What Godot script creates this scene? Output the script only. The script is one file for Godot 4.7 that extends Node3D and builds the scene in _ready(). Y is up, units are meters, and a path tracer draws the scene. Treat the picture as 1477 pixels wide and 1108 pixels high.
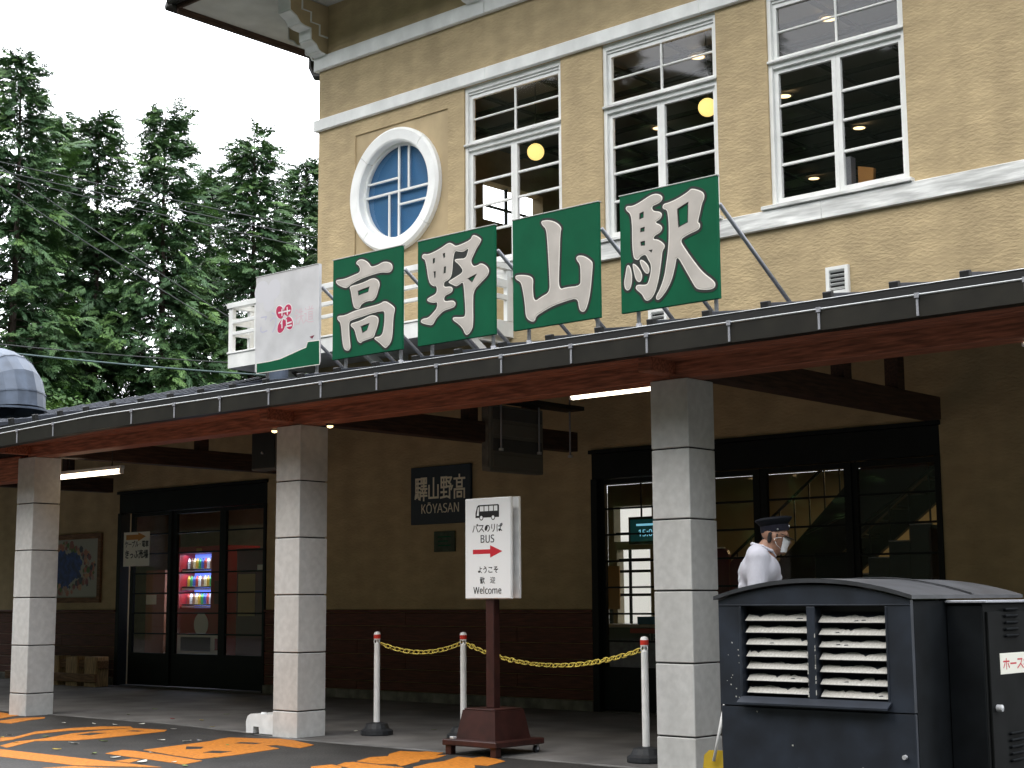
extends Node3D
# A mountain railway station under an overcast sky: canopy with four lettered roof signs, upper storey with a round window.
# X runs along the facade to the right, Y up, Z out of the facade towards the viewer; the front of the pillars is at z = 0, the wall at z = -4.8.

const WZ := -4.8
var M := {}
var rng := RandomNumberGenerator.new()
var taken := {}
var boxes := {}

# ---------------------------------------------------------------- naming
func numbered(called: String) -> String:
	if not taken.has(called):
		taken[called] = 0
		return called
	taken[called] += 1
	return "%s_%03d" % [called, taken[called]]

func thing(called: String, label: String, category: String, at := Vector3.ZERO, turn := 0.0, group := "") -> Node3D:
	var o := Node3D.new()
	o.name = numbered(called)
	add_child(o)
	o.position = at
	o.rotation.y = turn
	tag(o, label, category, group)
	return o

func tag(o: Node, label: String, category: String, group := "") -> Node:
	o.set_meta("label", label)
	o.set_meta("category", category)
	if group != "":
		o.set_meta("group", group)
	return o

func part(called: String, mesh: Mesh, m: Material, parent: Node = null, at := Vector3.ZERO, turn := Vector3.ZERO) -> MeshInstance3D:
	var o := MeshInstance3D.new()
	o.mesh = mesh
	o.material_override = m
	o.position = at
	o.rotation = turn
	if parent == null:
		o.name = numbered(called)
		add_child(o)
	else:
		var n := 0
		var nm := called
		while parent.has_node(NodePath(nm)):
			n += 1
			nm = "%s_%03d" % [called, n]
		o.name = nm
		parent.add_child(o)
	return o

func holder(called: String, parent: Node, at := Vector3.ZERO, turn := Vector3.ZERO) -> Node3D:
	var o := Node3D.new()
	var n := 0
	var nm := called
	while parent.has_node(NodePath(nm)):
		n += 1
		nm = "%s_%03d" % [called, n]
	o.name = nm
	parent.add_child(o)
	o.position = at
	o.rotation = turn
	return o

func structure(called: String, mesh: Mesh, m: Material, at := Vector3.ZERO) -> MeshInstance3D:
	var o := part(called, mesh, m, null, at)
	o.set_meta("kind", "structure")
	return o

func stuff(o: Node) -> Node:
	o.set_meta("kind", "stuff")
	return o

func dup(o: Node3D, label: String, at: Vector3, turn := 0.0) -> Node3D:
	var r: Node3D = o.duplicate()
	var base := RegEx.create_from_string("_\\d+$").sub(String(o.name), "")
	r.name = numbered(base)
	add_child(r)
	r.position = at
	r.rotation.y = turn
	r.set_meta("label", label)
	return r

# ---------------------------------------------------------------- meshes
func start() -> SurfaceTool:
	var st := SurfaceTool.new()
	st.begin(Mesh.PRIMITIVE_TRIANGLES)
	st.set_smooth_group(-1)
	return st

func done(st: SurfaceTool) -> ArrayMesh:
	st.generate_normals()
	return st.commit()

func tri(st: SurfaceTool, a: Vector3, b: Vector3, c: Vector3) -> void:  # counter-clockwise seen from outside
	st.add_vertex(a); st.add_vertex(c); st.add_vertex(b)

func quad(st: SurfaceTool, a: Vector3, b: Vector3, c: Vector3, d: Vector3) -> void:
	tri(st, a, b, c); tri(st, a, c, d)

func add_box(st: SurfaceTool, lo: Vector3, hi: Vector3) -> void:
	var p := []
	for i in 8:
		p.append(Vector3(hi.x if i & 1 else lo.x, hi.y if i & 2 else lo.y, hi.z if i & 4 else lo.z))
	quad(st, p[4], p[5], p[7], p[6]); quad(st, p[1], p[0], p[2], p[3])
	quad(st, p[5], p[1], p[3], p[7]); quad(st, p[0], p[4], p[6], p[2])
	quad(st, p[6], p[7], p[3], p[2]); quad(st, p[0], p[1], p[5], p[4])

func box_mesh(s: Vector3, b := 0.004) -> ArrayMesh:  # box with chamfered edges, centred
	var key := "%.4f %.4f %.4f %.4f" % [s.x, s.y, s.z, b]
	if boxes.has(key):
		return boxes[key]
	var st := start()
	b = minf(b, 0.45 * minf(s.x, minf(s.y, s.z)))
	var h := s / 2.0
	var n := h - Vector3(b, b, b)
	for ax in 3:
		for sg in [-1.0, 1.0]:
			var u := (ax + 1) % 3
			var v := (ax + 2) % 3
			var q := []
			for k in [[-1, -1], [1, -1], [1, 1], [-1, 1]]:
				var w := Vector3.ZERO
				w[ax] = sg * h[ax]; w[u] = k[0] * n[u]; w[v] = k[1] * n[v]
				q.append(w)
			if sg > 0: quad(st, q[0], q[1], q[2], q[3])
			else: quad(st, q[3], q[2], q[1], q[0])
	for ax in 3:  # edges along ax
		var u := (ax + 1) % 3
		var v := (ax + 2) % 3
		for k in [[-1, -1], [1, -1], [1, 1], [-1, 1]]:
			var q := []
			for e in [[0, -1], [0, 1], [1, 1], [1, -1]]:
				var w := Vector3.ZERO
				w[ax] = e[1] * n[ax]
				w[u] = k[0] * (h[u] if e[0] == 0 else n[u])
				w[v] = k[1] * (n[v] if e[0] == 0 else h[v])
				q.append(w)
			if k[0] * k[1] > 0: quad(st, q[3], q[2], q[1], q[0])
			else: quad(st, q[0], q[1], q[2], q[3])
	for i in 8:
		var s3 := Vector3(1 if i & 1 else -1, 1 if i & 2 else -1, 1 if i & 4 else -1)
		var a := Vector3(h.x, n.y, n.z) * s3
		var c := Vector3(n.x, h.y, n.z) * s3
		var d := Vector3(n.x, n.y, h.z) * s3
		if s3.x * s3.y * s3.z > 0: tri(st, a, c, d)
		else: tri(st, a, d, c)
	boxes[key] = done(st)
	return boxes[key]

func bx(called: String, lo: Vector3, hi: Vector3, m: Material, parent: Node = null, b := 0.004) -> MeshInstance3D:
	var l := Vector3(minf(lo.x, hi.x), minf(lo.y, hi.y), minf(lo.z, hi.z))
	var h := Vector3(maxf(lo.x, hi.x), maxf(lo.y, hi.y), maxf(lo.z, hi.z))
	return part(called, box_mesh(h - l, b), m, parent, (l + h) / 2.0)

func add_prism(st: SurfaceTool, outer: PackedVector2Array, holes: Array, z0: float, z1: float) -> void:
	if Geometry2D.is_polygon_clockwise(outer): outer.reverse()
	var pieces: Array = [outer]
	for h in holes:
		var c := Vector2.ZERO
		for v in h: c += v
		c /= h.size()
		var next: Array = []
		for pc in pieces:
			for side in [-1.0, 1.0]:
				var half := PackedVector2Array([c + Vector2(0, -99), c + Vector2(side * 99, -99), c + Vector2(side * 99, 99), c + Vector2(0, 99)])
				for a in Geometry2D.intersect_polygons(pc, half):
					for b in Geometry2D.clip_polygons(a, h):
						next.append(b)
		pieces = next
	for pc in pieces:
		var ix := Geometry2D.triangulate_polygon(pc)
		for k in range(0, ix.size(), 3):
			var a: Vector2 = pc[ix[k]]
			var b: Vector2 = pc[ix[k + 1]]
			var c: Vector2 = pc[ix[k + 2]]
			if (b - a).cross(c - a) < 0:
				var t := b
				b = c
				c = t
			tri(st, Vector3(a.x, a.y, z1), Vector3(b.x, b.y, z1), Vector3(c.x, c.y, z1))
			tri(st, Vector3(a.x, a.y, z0), Vector3(c.x, c.y, z0), Vector3(b.x, b.y, z0))
	var loops: Array = [outer]
	loops.append_array(holes)
	for i in loops.size():
		var l: PackedVector2Array = loops[i]
		var cw := Geometry2D.is_polygon_clockwise(l)
		for k in l.size():
			var a := l[k]
			var b := l[(k + 1) % l.size()]
			if cw == (i == 0):
				var t := a
				a = b
				b = t
			quad(st, Vector3(a.x, a.y, z0), Vector3(b.x, b.y, z0), Vector3(b.x, b.y, z1), Vector3(a.x, a.y, z1))

func prism(outer: PackedVector2Array, z0: float, z1: float, holes := []) -> ArrayMesh:
	var st := start()
	add_prism(st, outer, holes, z0, z1)
	return done(st)

func circle(c: Vector2, r: float, n := 48, a0 := 0.0, a1 := TAU) -> PackedVector2Array:
	var p := PackedVector2Array()
	var full := is_equal_approx(a1 - a0, TAU)
	for i in (n if full else n + 1):
		p.append(c + Vector2.from_angle(a0 + (a1 - a0) * i / n) * r)
	return p

func add_tube(st: SurfaceTool, pts: Array, radii: Array, sides := 8, caps := true) -> void:
	var rings := []
	var up := Vector3.UP
	for i in pts.size():
		var d: Vector3 = (pts[mini(i + 1, pts.size() - 1)] - pts[maxi(i - 1, 0)]).normalized()
		if absf(d.dot(up)) > 0.95: up = Vector3.RIGHT if absf(d.x) < 0.9 else Vector3.FORWARD
		var s := d.cross(up).normalized()
		var t := s.cross(d).normalized()
		up = t
		var ring := []
		var r: float = radii[mini(i, radii.size() - 1)]
		for k in sides:
			var a := TAU * k / sides
			ring.append(pts[i] + (s * cos(a) + t * sin(a)) * r)
		rings.append(ring)
	for i in pts.size() - 1:
		for k in sides:
			var k2 := (k + 1) % sides
			quad(st, rings[i][k2], rings[i][k], rings[i + 1][k], rings[i + 1][k2])
	if caps:
		for k in range(1, sides - 1):
			tri(st, rings[0][0], rings[0][k], rings[0][k + 1])
			tri(st, rings[-1][0], rings[-1][k + 1], rings[-1][k])

func tube(pts: Array, r, sides := 10, smooth := true) -> ArrayMesh:
	var st := start()
	if smooth: st.set_smooth_group(0)
	add_tube(st, pts, r if r is Array else [r], sides)
	return done(st)

func lathe(profile: Array, n := 24, smooth := false) -> ArrayMesh:  # Vector2(radius, y), upwards
	var st := start()
	if smooth: st.set_smooth_group(0)
	for i in profile.size() - 1:
		for k in n:
			var a := TAU * k / n
			var b := TAU * (k + 1) / n
			var p: Vector2 = profile[i]
			var q: Vector2 = profile[i + 1]
			var A := Vector3(p.x * cos(a), p.y, p.x * sin(a))
			var B := Vector3(p.x * cos(b), p.y, p.x * sin(b))
			var C := Vector3(q.x * cos(b), q.y, q.x * sin(b))
			var D := Vector3(q.x * cos(a), q.y, q.x * sin(a))
			if p.x > 1e-5: tri(st, A, C, B)
			if q.x > 1e-5: tri(st, A, D, C)
	return done(st)

func loop2(s: String, k := 0.001, smooth := 0) -> PackedVector2Array:
	var p := PackedVector2Array()
	for w in s.split(" ", false):
		var c := w.split(",")
		p.append(Vector2(c[0].to_float(), c[1].to_float()) * k)
	for it in smooth:
		var q := PackedVector2Array()
		for i in p.size():
			var a := p[i]
			var b := p[(i + 1) % p.size()]
			if a.distance_to(b) < 0.012:
				q.append((a + b) / 2)
			else:
				q.append(a.lerp(b, 0.25)); q.append(a.lerp(b, 0.75))
		p = q
	return p

func walls(rect: Array, holes: Array, z0: float, z1: float) -> ArrayMesh:  # a wall in x and y with rectangular openings [x0, x1, y0, y1]
	var xs := [rect[0], rect[1]]
	var ys := [rect[2], rect[3]]
	for h in holes:
		xs.append_array([h[0], h[1]]); ys.append_array([h[2], h[3]])
	xs.sort(); ys.sort()
	var st := start()
	var solid := func(i: int, j: int) -> bool:
		if i < 0 or j < 0 or i >= xs.size() - 1 or j >= ys.size() - 1: return false
		var c := Vector2((xs[i] + xs[i + 1]) / 2.0, (ys[j] + ys[j + 1]) / 2.0)
		if c.x < rect[0] or c.x > rect[1] or c.y < rect[2] or c.y > rect[3]: return false
		for h in holes:
			if c.x > h[0] and c.x < h[1] and c.y > h[2] and c.y < h[3]: return false
		return true
	for i in xs.size() - 1:
		for j in ys.size() - 1:
			if xs[i + 1] - xs[i] < 1e-5 or ys[j + 1] - ys[j] < 1e-5 or not solid.call(i, j): continue
			var a := Vector3(xs[i], ys[j], z1)
			var b := Vector3(xs[i + 1], ys[j], z1)
			var c := Vector3(xs[i + 1], ys[j + 1], z1)
			var d := Vector3(xs[i], ys[j + 1], z1)
			var back := Vector3(0, 0, z0 - z1)
			quad(st, a, b, c, d)
			quad(st, b + back, a + back, d + back, c + back)
			var i0 := i - 1
			while i0 >= 0 and xs[i0 + 1] - xs[i0] < 1e-5: i0 -= 1
			var i1 := i + 1
			while i1 < xs.size() - 1 and xs[i1 + 1] - xs[i1] < 1e-5: i1 += 1
			var j0 := j - 1
			while j0 >= 0 and ys[j0 + 1] - ys[j0] < 1e-5: j0 -= 1
			var j1 := j + 1
			while j1 < ys.size() - 1 and ys[j1 + 1] - ys[j1] < 1e-5: j1 += 1
			if not solid.call(i0, j): quad(st, a + back, a, d, d + back)
			if not solid.call(i1, j): quad(st, b, b + back, c + back, c)
			if not solid.call(i, j0): quad(st, a + back, b + back, b, a)
			if not solid.call(i, j1): quad(st, d, c, c + back, d + back)
	return done(st)

func sheet(called: String, a: Vector2, b: Vector2, z: float, m: Material, parent: Node) -> MeshInstance3D:  # a pane of glass
	var q := QuadMesh.new()
	q.size = (b - a).abs()
	return part(called, q, m, parent, Vector3((a.x + b.x) / 2, (a.y + b.y) / 2, z))

# ---------------------------------------------------------------- lettering: strokes on a 10 x 10 grid, y down
const GLYPH := {
	"ba": "3,2 2.6,5 0.8,9|6,2.2 7.5,5.5 9.2,9|7.4,0.6 8.2,2|8.8,0.2 9.6,1.6", "su": "1.5,1.8 8,1.8 6,5.2 1,9.2|5.6,5.6 9.2,9.2",
	"no": "5.2,2 5,4.5 3.6,7.4 2,7.6 1.2,6 2,3.4 4.6,1.8 7.2,2.2 8.8,4.4 8.4,7 6,9", "ri": "2.8,1.2 2.4,3.8 2.8,5.6|7,1 7.2,4.6 6.4,7.4 4.4,9.4",
	"ha": "1.6,1.2 1.2,5 1.6,9|4,3.2 9,3|6.8,1 6.8,7.6 5.6,8.8 4.2,8 4.6,6.8 6.4,6.8 9,8.6|8,.6 8.6,1.8|9.4,.2 10,1.4",
	"yo": "5.4,1 5.4,7.4 4,8.8 2,8 2.6,6.8 5,6.8 8.4,9|5.4,3.4 8.6,3.2", "u": "3.4,0.8 6.6,1.8|2,4.2 5.4,3 7.6,4 7.4,6.6 4.4,9.4",
	"ko": "2.2,2 7.8,2 6.6,3.2|2.2,6.4 2,8.2 4,8.8 8.4,8.4", "so": "2.6,1.4 7.4,1.2 2,5 9,4.4 5.6,6 5,8 7.2,9.2",
	"kan": "0.8,2 5,2|2,1 2,3|4,1 4,3|0.8,4 5.2,4|2.2,3.4 1,6|2,5 2,9.4|2,5.2 5,5.2|2,6.5 5,6.5|2,7.8 5,7.8|2,9.2 5.2,9.2|3.6,4.8 3.6,9.2|6.8,0.8 5.8,4|6.4,2.6 9.4,2.6 8.8,4|7.6,3.4 7.2,6.4 5.4,9.4|7.4,6 9.6,9.4",
	"gei": "1.2,1.2 2.4,2.4|0.8,4.2 2.4,4.2 2.2,7.6|0.6,8.8 2.2,7.6 5,9 9.6,9.2|5.4,1.2 4,2 4,7 5.6,6.2|6.6,2 9.2,2 9,6.2 8,6.2|6.8,2 6.8,8",
	"eki": "1,1 1,6.4 4.6,6.4 4.2,9.4 3.4,9.2|1,1 4.4,1|1,2.8 4.2,2.8|1,4.6 4.2,4.6|2.6,1 2.6,6.4|0.9,7.4 0.5,9|1.7,7.4 1.7,8.6|2.7,7.2 3,8.4|5.4,0.8 9.4,0.8 9.4,2.8|5.4,0.8 5.4,2.8 9.4,2.8|6.8,.8 6.8,2.8|8,.8 8,2.8|5.6,4 9.2,4|7.4,3 7.4,5.2|5,5.2 9.8,5.2|6.2,5.6 6.6,6.6|8.6,5.6 8.2,6.6|5.2,6.8 9.6,6.8|5,8 9.8,8|7.4,6.8 7.4,9.8",
	"yama": "5,1 5,9|1.4,4 1.4,9 8.6,9 8.6,4", "no_field": "1,1 5,1 5,5|1,1 1,5 5,5|1,3 5,3|3,1 3,9|1,7 5,7|0.6,9.2 5.2,8.8|5.8,1.2 9,1.2 7.2,3.4|6.2,2.6 8.4,4|5.6,4.8 9.6,4.8 8.8,6|7.6,4.8 7.6,9.4 6.4,9",
	"taka": "5,0.4 5,1.6|1,1.8 9,1.8|3,1.8 3,5.2|7,1.8 7,5.2|3,3.4 7,3.4|3,5.2 7,5.2|1.2,9.6 1.2,6.2 8.8,6.2 8.8,9.6|3.4,7.4 6.6,7.4 6.6,9.2|3.4,7.4 3.4,9.2 6.6,9.2",
	"ke": "3.4,1 1.2,4.6|2.6,2.8 9,2.8|6.4,2.8 6,6 3.4,9.4", "bar": "1,5 9,5", "bu": "1.4,2.4 7.6,2.4 6.6,6 3,9.2|8,.6 8.6,1.8|9.2,.2 9.8,1.4", "ru": "3.4,1.8 3.2,6 1,9|6,1.4 6,8.6 9.4,5.8", "dot": "4.4,5 5.6,5",
	"den": "1.6,1 8.4,1|1,3.6 1,2.4 9,2.4 9,3.6|5,1 5,5|2,4.8 8,4.8 8,8|2,4.8 2,8 8,8|2,6.4 8,6.4|5,4.8 5,9.2 9,9.2", "sha": "1,1.6 9,1.6|2,3 8,3 8,6.6|2,3 2,6.6 8,6.6|2,4.8 8,4.8|1,8.2 9,8.2|5,.4 5,9.8",
	"ki": "2,2.4 8,1.8|1.6,4.4 8.4,3.8|4.4,.6 7.2,6.2 3,6.4 2.4,8 5,9.2 7.4,9", "tsu": "2.2,5.6 6,4.6 8,6 6.8,8 4,9", "pu": "4,1.4 6,2.6|5,3 5.6,5 6,7 4.6,9 3.4,8.4|1,8.2 2.2,5.8|7.6,5.6 9,8.2|8.6,1 9.2,1.6",
	"uri": "5,.4 5,3.2|1.4,1.4 8.6,1.4|2.4,3.2 7.6,3.2|1,6 1,4.6 9,4.6 9,6|3.8,5.6 3.4,7.6 1,9.4|6.2,5.6 6.2,9 9,9 9,7.8", "ba_place": "2,1.2 2,7.6|0.6,3.2 3.6,3.2|.4,8.2 3.8,7.2|4.8,1 8.6,1 8.6,4|4.8,1 4.8,4 8.6,4|4.8,2.5 8.6,2.5|4,5.4 9.6,5.4|5.6,5.4 4,7.6|5,6.6 9.2,6.6 8.6,9.4|6.8,6.8 5,9.4|8,6.8 6.6,9.4",
	"ho": "1,3 9,3|5,.8 5,9.2|2.6,5 1,8|7.4,5 9,8", "kaku": "0.6,3 4.2,3|2.4,.6 2.4,9.6|2.2,3.4 .6,6.6|6.4,.6 4.6,4|6,1.8 9,1.8 7,4.6 4.6,6|6.4,3 9.6,6|5.4,6.4 8.6,6.4 8.6,9.4|5.4,6.4 5.4,9.4 8.6,9.4", "nou": "2.4,.6 1,3 2.8,3 .8,5.8 3.6,5.6|2.2,5.8 2.2,9.6|4.8,9.6 4.8,3 9.2,3 9.2,9.4 8.4,9.2|7,.8 7,4 5.4,7.4|7,4 8.6,7",
	"tetsu": "2.6,.6 .6,3.6|2.6,.6 4.6,2.6|1.4,4 4,4|.8,5.6 4.6,5.6|2.6,4 2.6,9|.6,9.2 4.8,8.6|6,1 5.4,3|5.4,2.6 9.2,2.6|5,5 9.8,5|7.4,.8 7.2,5.6 5,9.4|7.4,5.4 9.8,9.4", "dou": "1.4,1 2.4,2.2|.8,4 2.4,4 2.2,7.4|.6,8.8 2.2,7.6 5,9 9.6,9.2|5.4,.4 6,1.4|8.4,.4 7.8,1.4|4,2 9.6,2|5,3.4 8.6,3.4 8.6,7.6|5,3.4 5,7.6 8.6,7.6|5,4.8 8.6,4.8|5,6.2 8.6,6.2",
	"ya": "1,5 6,2.6 8.6,4 8,5.8 5.6,6|5,.8 6,2|2.6,2 5,9.2",
}

func add_stroke(st: SurfaceTool, pts: PackedVector2Array, w: float, z: float) -> void:
	if pts.size() == 2 and pts[0].distance_to(pts[1]) < w: pass
	for poly in Geometry2D.offset_polyline(pts, w / 2.0, Geometry2D.JOIN_MITER, Geometry2D.END_SQUARE):
		if Geometry2D.is_polygon_clockwise(poly): continue
		var ix := Geometry2D.triangulate_polygon(poly)
		for k in range(0, ix.size(), 3):
			var a: Vector2 = poly[ix[k]]
			var b: Vector2 = poly[ix[k + 1]]
			var c: Vector2 = poly[ix[k + 2]]
			if (b - a).cross(c - a) < 0:
				var t := b
				b = c
				c = t
			tri(st, Vector3(a.x, a.y, z), Vector3(b.x, b.y, z), Vector3(c.x, c.y, z))

func strokes(st: SurfaceTool, text: String, at: Vector2, cell: Vector2, w: float) -> void:  # at: top left corner
	var n := 0
	for s in text.split("|", false):
		var p := PackedVector2Array()
		for v in s.split(" ", false):
			var c := v.split(",")
			p.append(at + Vector2(c[0].to_float() * cell.x / 10.0, -c[1].to_float() * cell.y / 10.0))
		add_stroke(st, p, w, 0.0005 + 0.00012 * (n % 24))
		n += 1

func writing(keys: Array, at: Vector2, cell: Vector2, w: float, pitch := 1.0) -> ArrayMesh:
	var st := start()
	for i in keys.size():
		if keys[i] != "": strokes(st, GLYPH[keys[i]], at + Vector2(i * cell.x * pitch, 0), cell, w)
	return done(st)

func latin(text: String, height: float, squeeze := 1.0, bold := false) -> TextMesh:
	var f := SystemFont.new()
	f.font_names = PackedStringArray(["Droid Sans"])
	if bold: f.font_weight = 700
	var t := TextMesh.new()
	t.font = f
	t.text = text
	t.font_size = 64
	t.pixel_size = height / 46.0
	t.depth = 0.003
	t.curve_step = 2.0
	return t

# ---------------------------------------------------------------- materials
func L(r: float, g: float, b: float) -> Color:
	return Color(r, g, b).linear_to_srgb()

func noise(freq: float, lo: float, hi: float, oct := 4, kind := FastNoiseLite.TYPE_SIMPLEX_SMOOTH, sd := 1, size := 512) -> NoiseTexture2D:
	var n := FastNoiseLite.new()
	n.noise_type = kind
	n.frequency = freq
	n.fractal_octaves = oct
	n.seed = sd
	var t := NoiseTexture2D.new()
	t.noise = n
	t.width = size
	t.height = size
	t.seamless = true
	t.seamless_blend_skirt = 0.3
	var g := Gradient.new()
	g.offsets = PackedFloat32Array([0.15, 0.85])
	g.colors = PackedColorArray([Color(lo, lo, lo), Color(hi, hi, hi)])
	t.color_ramp = g
	return t

func mat(called: String, c: Color, rough := 0.7, tex: Texture2D = null, scale := Vector3.ONE, bump: Texture2D = null, cm := 0.2, metal := 0.0) -> StandardMaterial3D:
	var m := StandardMaterial3D.new()
	m.resource_name = called
	m.albedo_color = c
	m.roughness = rough
	m.metallic = metal
	if tex or bump:
		m.uv1_triplanar = true
		m.uv1_world_triplanar = true
		m.uv1_scale = scale
	if tex: m.albedo_texture = tex
	if bump:
		m.heightmap_enabled = true
		m.heightmap_texture = bump
		m.heightmap_scale = cm
	M[called] = m
	return m

func glow(called: String, c: Color, e: float) -> StandardMaterial3D:
	var m := mat(called, c, 0.5)
	m.emission_enabled = true
	m.emission = c
	m.emission_energy_multiplier = e
	return m

func glass(called: String, c: Color) -> StandardMaterial3D:
	var m := mat(called, c, 0.03)
	m.transparency = BaseMaterial3D.TRANSPARENCY_ALPHA
	return m

func materials() -> void:
	var blotch := noise(0.006, 0.92, 1.0, 5)
	var fine := noise(0.06, 0.82, 1.0, 4, FastNoiseLite.TYPE_SIMPLEX_SMOOTH, 3)
	var stain := noise(0.008, 0.72, 1.0, 6, FastNoiseLite.TYPE_SIMPLEX_SMOOTH, 7)
	var clean := noise(0.006, 0.95, 1.0, 5, FastNoiseLite.TYPE_SIMPLEX_SMOOTH, 41)
	var wear := noise(0.03, 0.80, 1.0, 6, FastNoiseLite.TYPE_SIMPLEX_SMOOTH, 31)
	var rough := noise(0.035, 0.0, 1.0, 4, FastNoiseLite.TYPE_SIMPLEX_SMOOTH, 5)
	var grit := noise(0.25, 0.0, 1.0, 3, FastNoiseLite.TYPE_SIMPLEX_SMOOTH, 9)
	var specks := noise(0.22, 0.5, 1.0, 3, FastNoiseLite.TYPE_SIMPLEX_SMOOTH, 12)
	var grain := noise(0.02, 0.62, 1.0, 5, FastNoiseLite.TYPE_SIMPLEX_SMOOTH, 15)
	mat("stucco", L(0.535, 0.415, 0.24), 0.9, blotch, Vector3(0.35, 0.35, 0.35), rough, 0.42)
	M.stucco.uv1_scale = Vector3(0.55, 1.25, 0.55)
	mat("stucco_smooth", L(0.54, 0.42, 0.25), 0.9, blotch, Vector3(0.5, 0.5, 0.5), fine, 0.12)
	mat("white_paint", L(0.92, 0.93, 0.91), 0.55, clean, Vector3(0.8, 0.8, 0.8), fine, 0.06)
	mat("worn_white", L(0.95, 0.96, 0.94), 0.6, stain, Vector3(0.3, 2.6, 0.3), fine, 0.15)
	mat("ring_white", L(0.92, 0.93, 0.92), 0.6, clean, Vector3(0.6, 0.6, 0.6), fine, 0.05)
	mat("dark_soffit", L(0.36, 0.33, 0.29), 0.85, blotch, Vector3(0.5, 0.5, 0.5))
	mat("soffit_grey", L(0.62, 0.63, 0.60), 0.8, blotch, Vector3(0.5, 0.5, 0.5))
	mat("red_timber", L(0.52, 0.18, 0.10), 0.6, grain, Vector3(0.25, 3.0, 3.0), grain, 0.1)
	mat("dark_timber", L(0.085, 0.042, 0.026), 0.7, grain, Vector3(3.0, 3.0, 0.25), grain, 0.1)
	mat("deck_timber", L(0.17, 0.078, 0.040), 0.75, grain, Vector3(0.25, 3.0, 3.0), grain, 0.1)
	mat("cladding", L(0.17, 0.050, 0.030), 0.65, grain, Vector3(0.25, 4.0, 4.0), grain, 0.15)
	mat("raw_timber", L(0.70, 0.46, 0.25), 0.75, grain, Vector3(3.0, 0.3, 3.0), grain, 0.15)
	mat("raw_timber_dark", L(0.30, 0.16, 0.08), 0.75, grain, Vector3(0.3, 3.0, 3.0), grain, 0.15)
	mat("gutter_metal", L(0.026, 0.023, 0.017), 0.5, stain, Vector3(0.7, 0.7, 0.7), fine, 0.05, 0.3)
	mat("roof_metal", L(0.045, 0.048, 0.055), 0.4, stain, Vector3(0.6, 0.6, 0.6), fine, 0.04, 0.5)
	mat("batten_metal", L(0.07, 0.078, 0.10), 0.42, fine, Vector3.ONE, null, 0.1, 0.4)
	mat("bright_lip", L(0.55, 0.56, 0.56), 0.3, fine, Vector3.ONE, null, 0.1, 0.7)
	mat("steel", L(0.62, 0.63, 0.65), 0.45, fine, Vector3(2, 2, 2), null, 0.1, 0.2)
	mat("grey_steel", L(0.40, 0.41, 0.45), 0.5, fine, Vector3(2, 2, 2), null, 0.1, 0.15)
	mat("stone", L(0.52, 0.515, 0.50), 0.8, blotch, Vector3(0.9, 0.9, 0.9), specks, 0.03)
	var stones := noise(0.02, 0.93, 1.0, 6, FastNoiseLite.TYPE_SIMPLEX_SMOOTH, 23)
	M.stone.albedo_texture = stones
	for i in 3:
		var v := mat("stone%d" % i, L(0.66 - 0.03 * i, 0.66 - 0.03 * i, 0.65 - 0.032 * i), 0.8, stones, Vector3(0.9, 0.9, 0.9), specks, 0.03)
		v.uv1_offset = Vector3(0.31 * i, 0.17 * i, 0.5 * i)
	mat("case_grey", L(0.17, 0.16, 0.135), 0.7)
	mat("joint", L(0.015, 0.015, 0.015), 0.9)
	mat("panel_green", L(0.004, 0.108, 0.050), 0.6, blotch, Vector3(0.7, 0.7, 0.7))
	mat("panel_edge", L(0.40, 0.42, 0.40), 0.4)
	mat("letter_cream", L(0.55, 0.51, 0.47), 0.6, blotch, Vector3(0.9, 0.9, 0.9))
	mat("letter_rim", L(0.85, 0.82, 0.76), 0.6)
	mat("letter_dark", L(0.012, 0.016, 0.014), 0.6)
	mat("panel_white", L(0.66, 0.66, 0.68), 0.5, blotch, Vector3(0.8, 0.8, 0.8))
	mat("faded_lilac", L(0.50, 0.50, 0.62), 0.6)
	mat("faded_pink", L(0.66, 0.50, 0.55), 0.6)
	mat("emblem_red", L(0.50, 0.022, 0.095), 0.5)
	mat("emblem_white", L(0.78, 0.74, 0.76), 0.5)
	mat("emblem_dark_red", L(0.20, 0.02, 0.05), 0.5)
	mat("blue_board", L(0.022, 0.13, 0.30), 0.6, blotch, Vector3(0.6, 0.6, 0.6))
	mat("frame_black", L(0.014, 0.017, 0.018), 0.45, blotch, Vector3(0.7, 0.7, 0.7))
	mat("concrete", L(0.16, 0.155, 0.15), 0.75, stain, Vector3(0.25, 0.25, 0.25), grit, 0.1)
	mat("plinth", L(0.22, 0.21, 0.18), 0.9, stain, Vector3(1, 1, 1), specks, 0.2)
	mat("asphalt", L(0.062, 0.058, 0.053), 0.62, stain, Vector3(0.3, 0.3, 0.3), grit, 0.5)
	M.asphalt.detail_enabled = true
	M.asphalt.detail_blend_mode = BaseMaterial3D.BLEND_MODE_MUL
	M.asphalt.detail_albedo = specks
	mat("road_orange", L(0.60, 0.20, 0.008), 0.7, wear, Vector3(1.1, 1.1, 1.1), grit, 0.25)
	mat("kerb_grey", L(0.20, 0.195, 0.19), 0.8, stain, Vector3(0.6, 0.6, 0.6), grit, 0.1)
	mat("interior", L(0.36, 0.31, 0.20), 0.85, blotch, Vector3(0.4, 0.4, 0.4))
	mat("interior_dark", L(0.10, 0.10, 0.095), 0.85, blotch, Vector3(0.4, 0.4, 0.4))
	mat("ceiling_panel", L(0.16, 0.16, 0.155), 0.9)
	mat("ceiling_grid", L(0.02, 0.02, 0.02), 0.9)
	mat("hall_floor", L(0.12, 0.115, 0.11), 0.5, blotch, Vector3(0.5, 0.5, 0.5))
	mat("black", L(0.012, 0.012, 0.013), 0.5)
	mat("rubber", L(0.022, 0.025, 0.03), 0.6, fine, Vector3(2, 2, 2))
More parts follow.
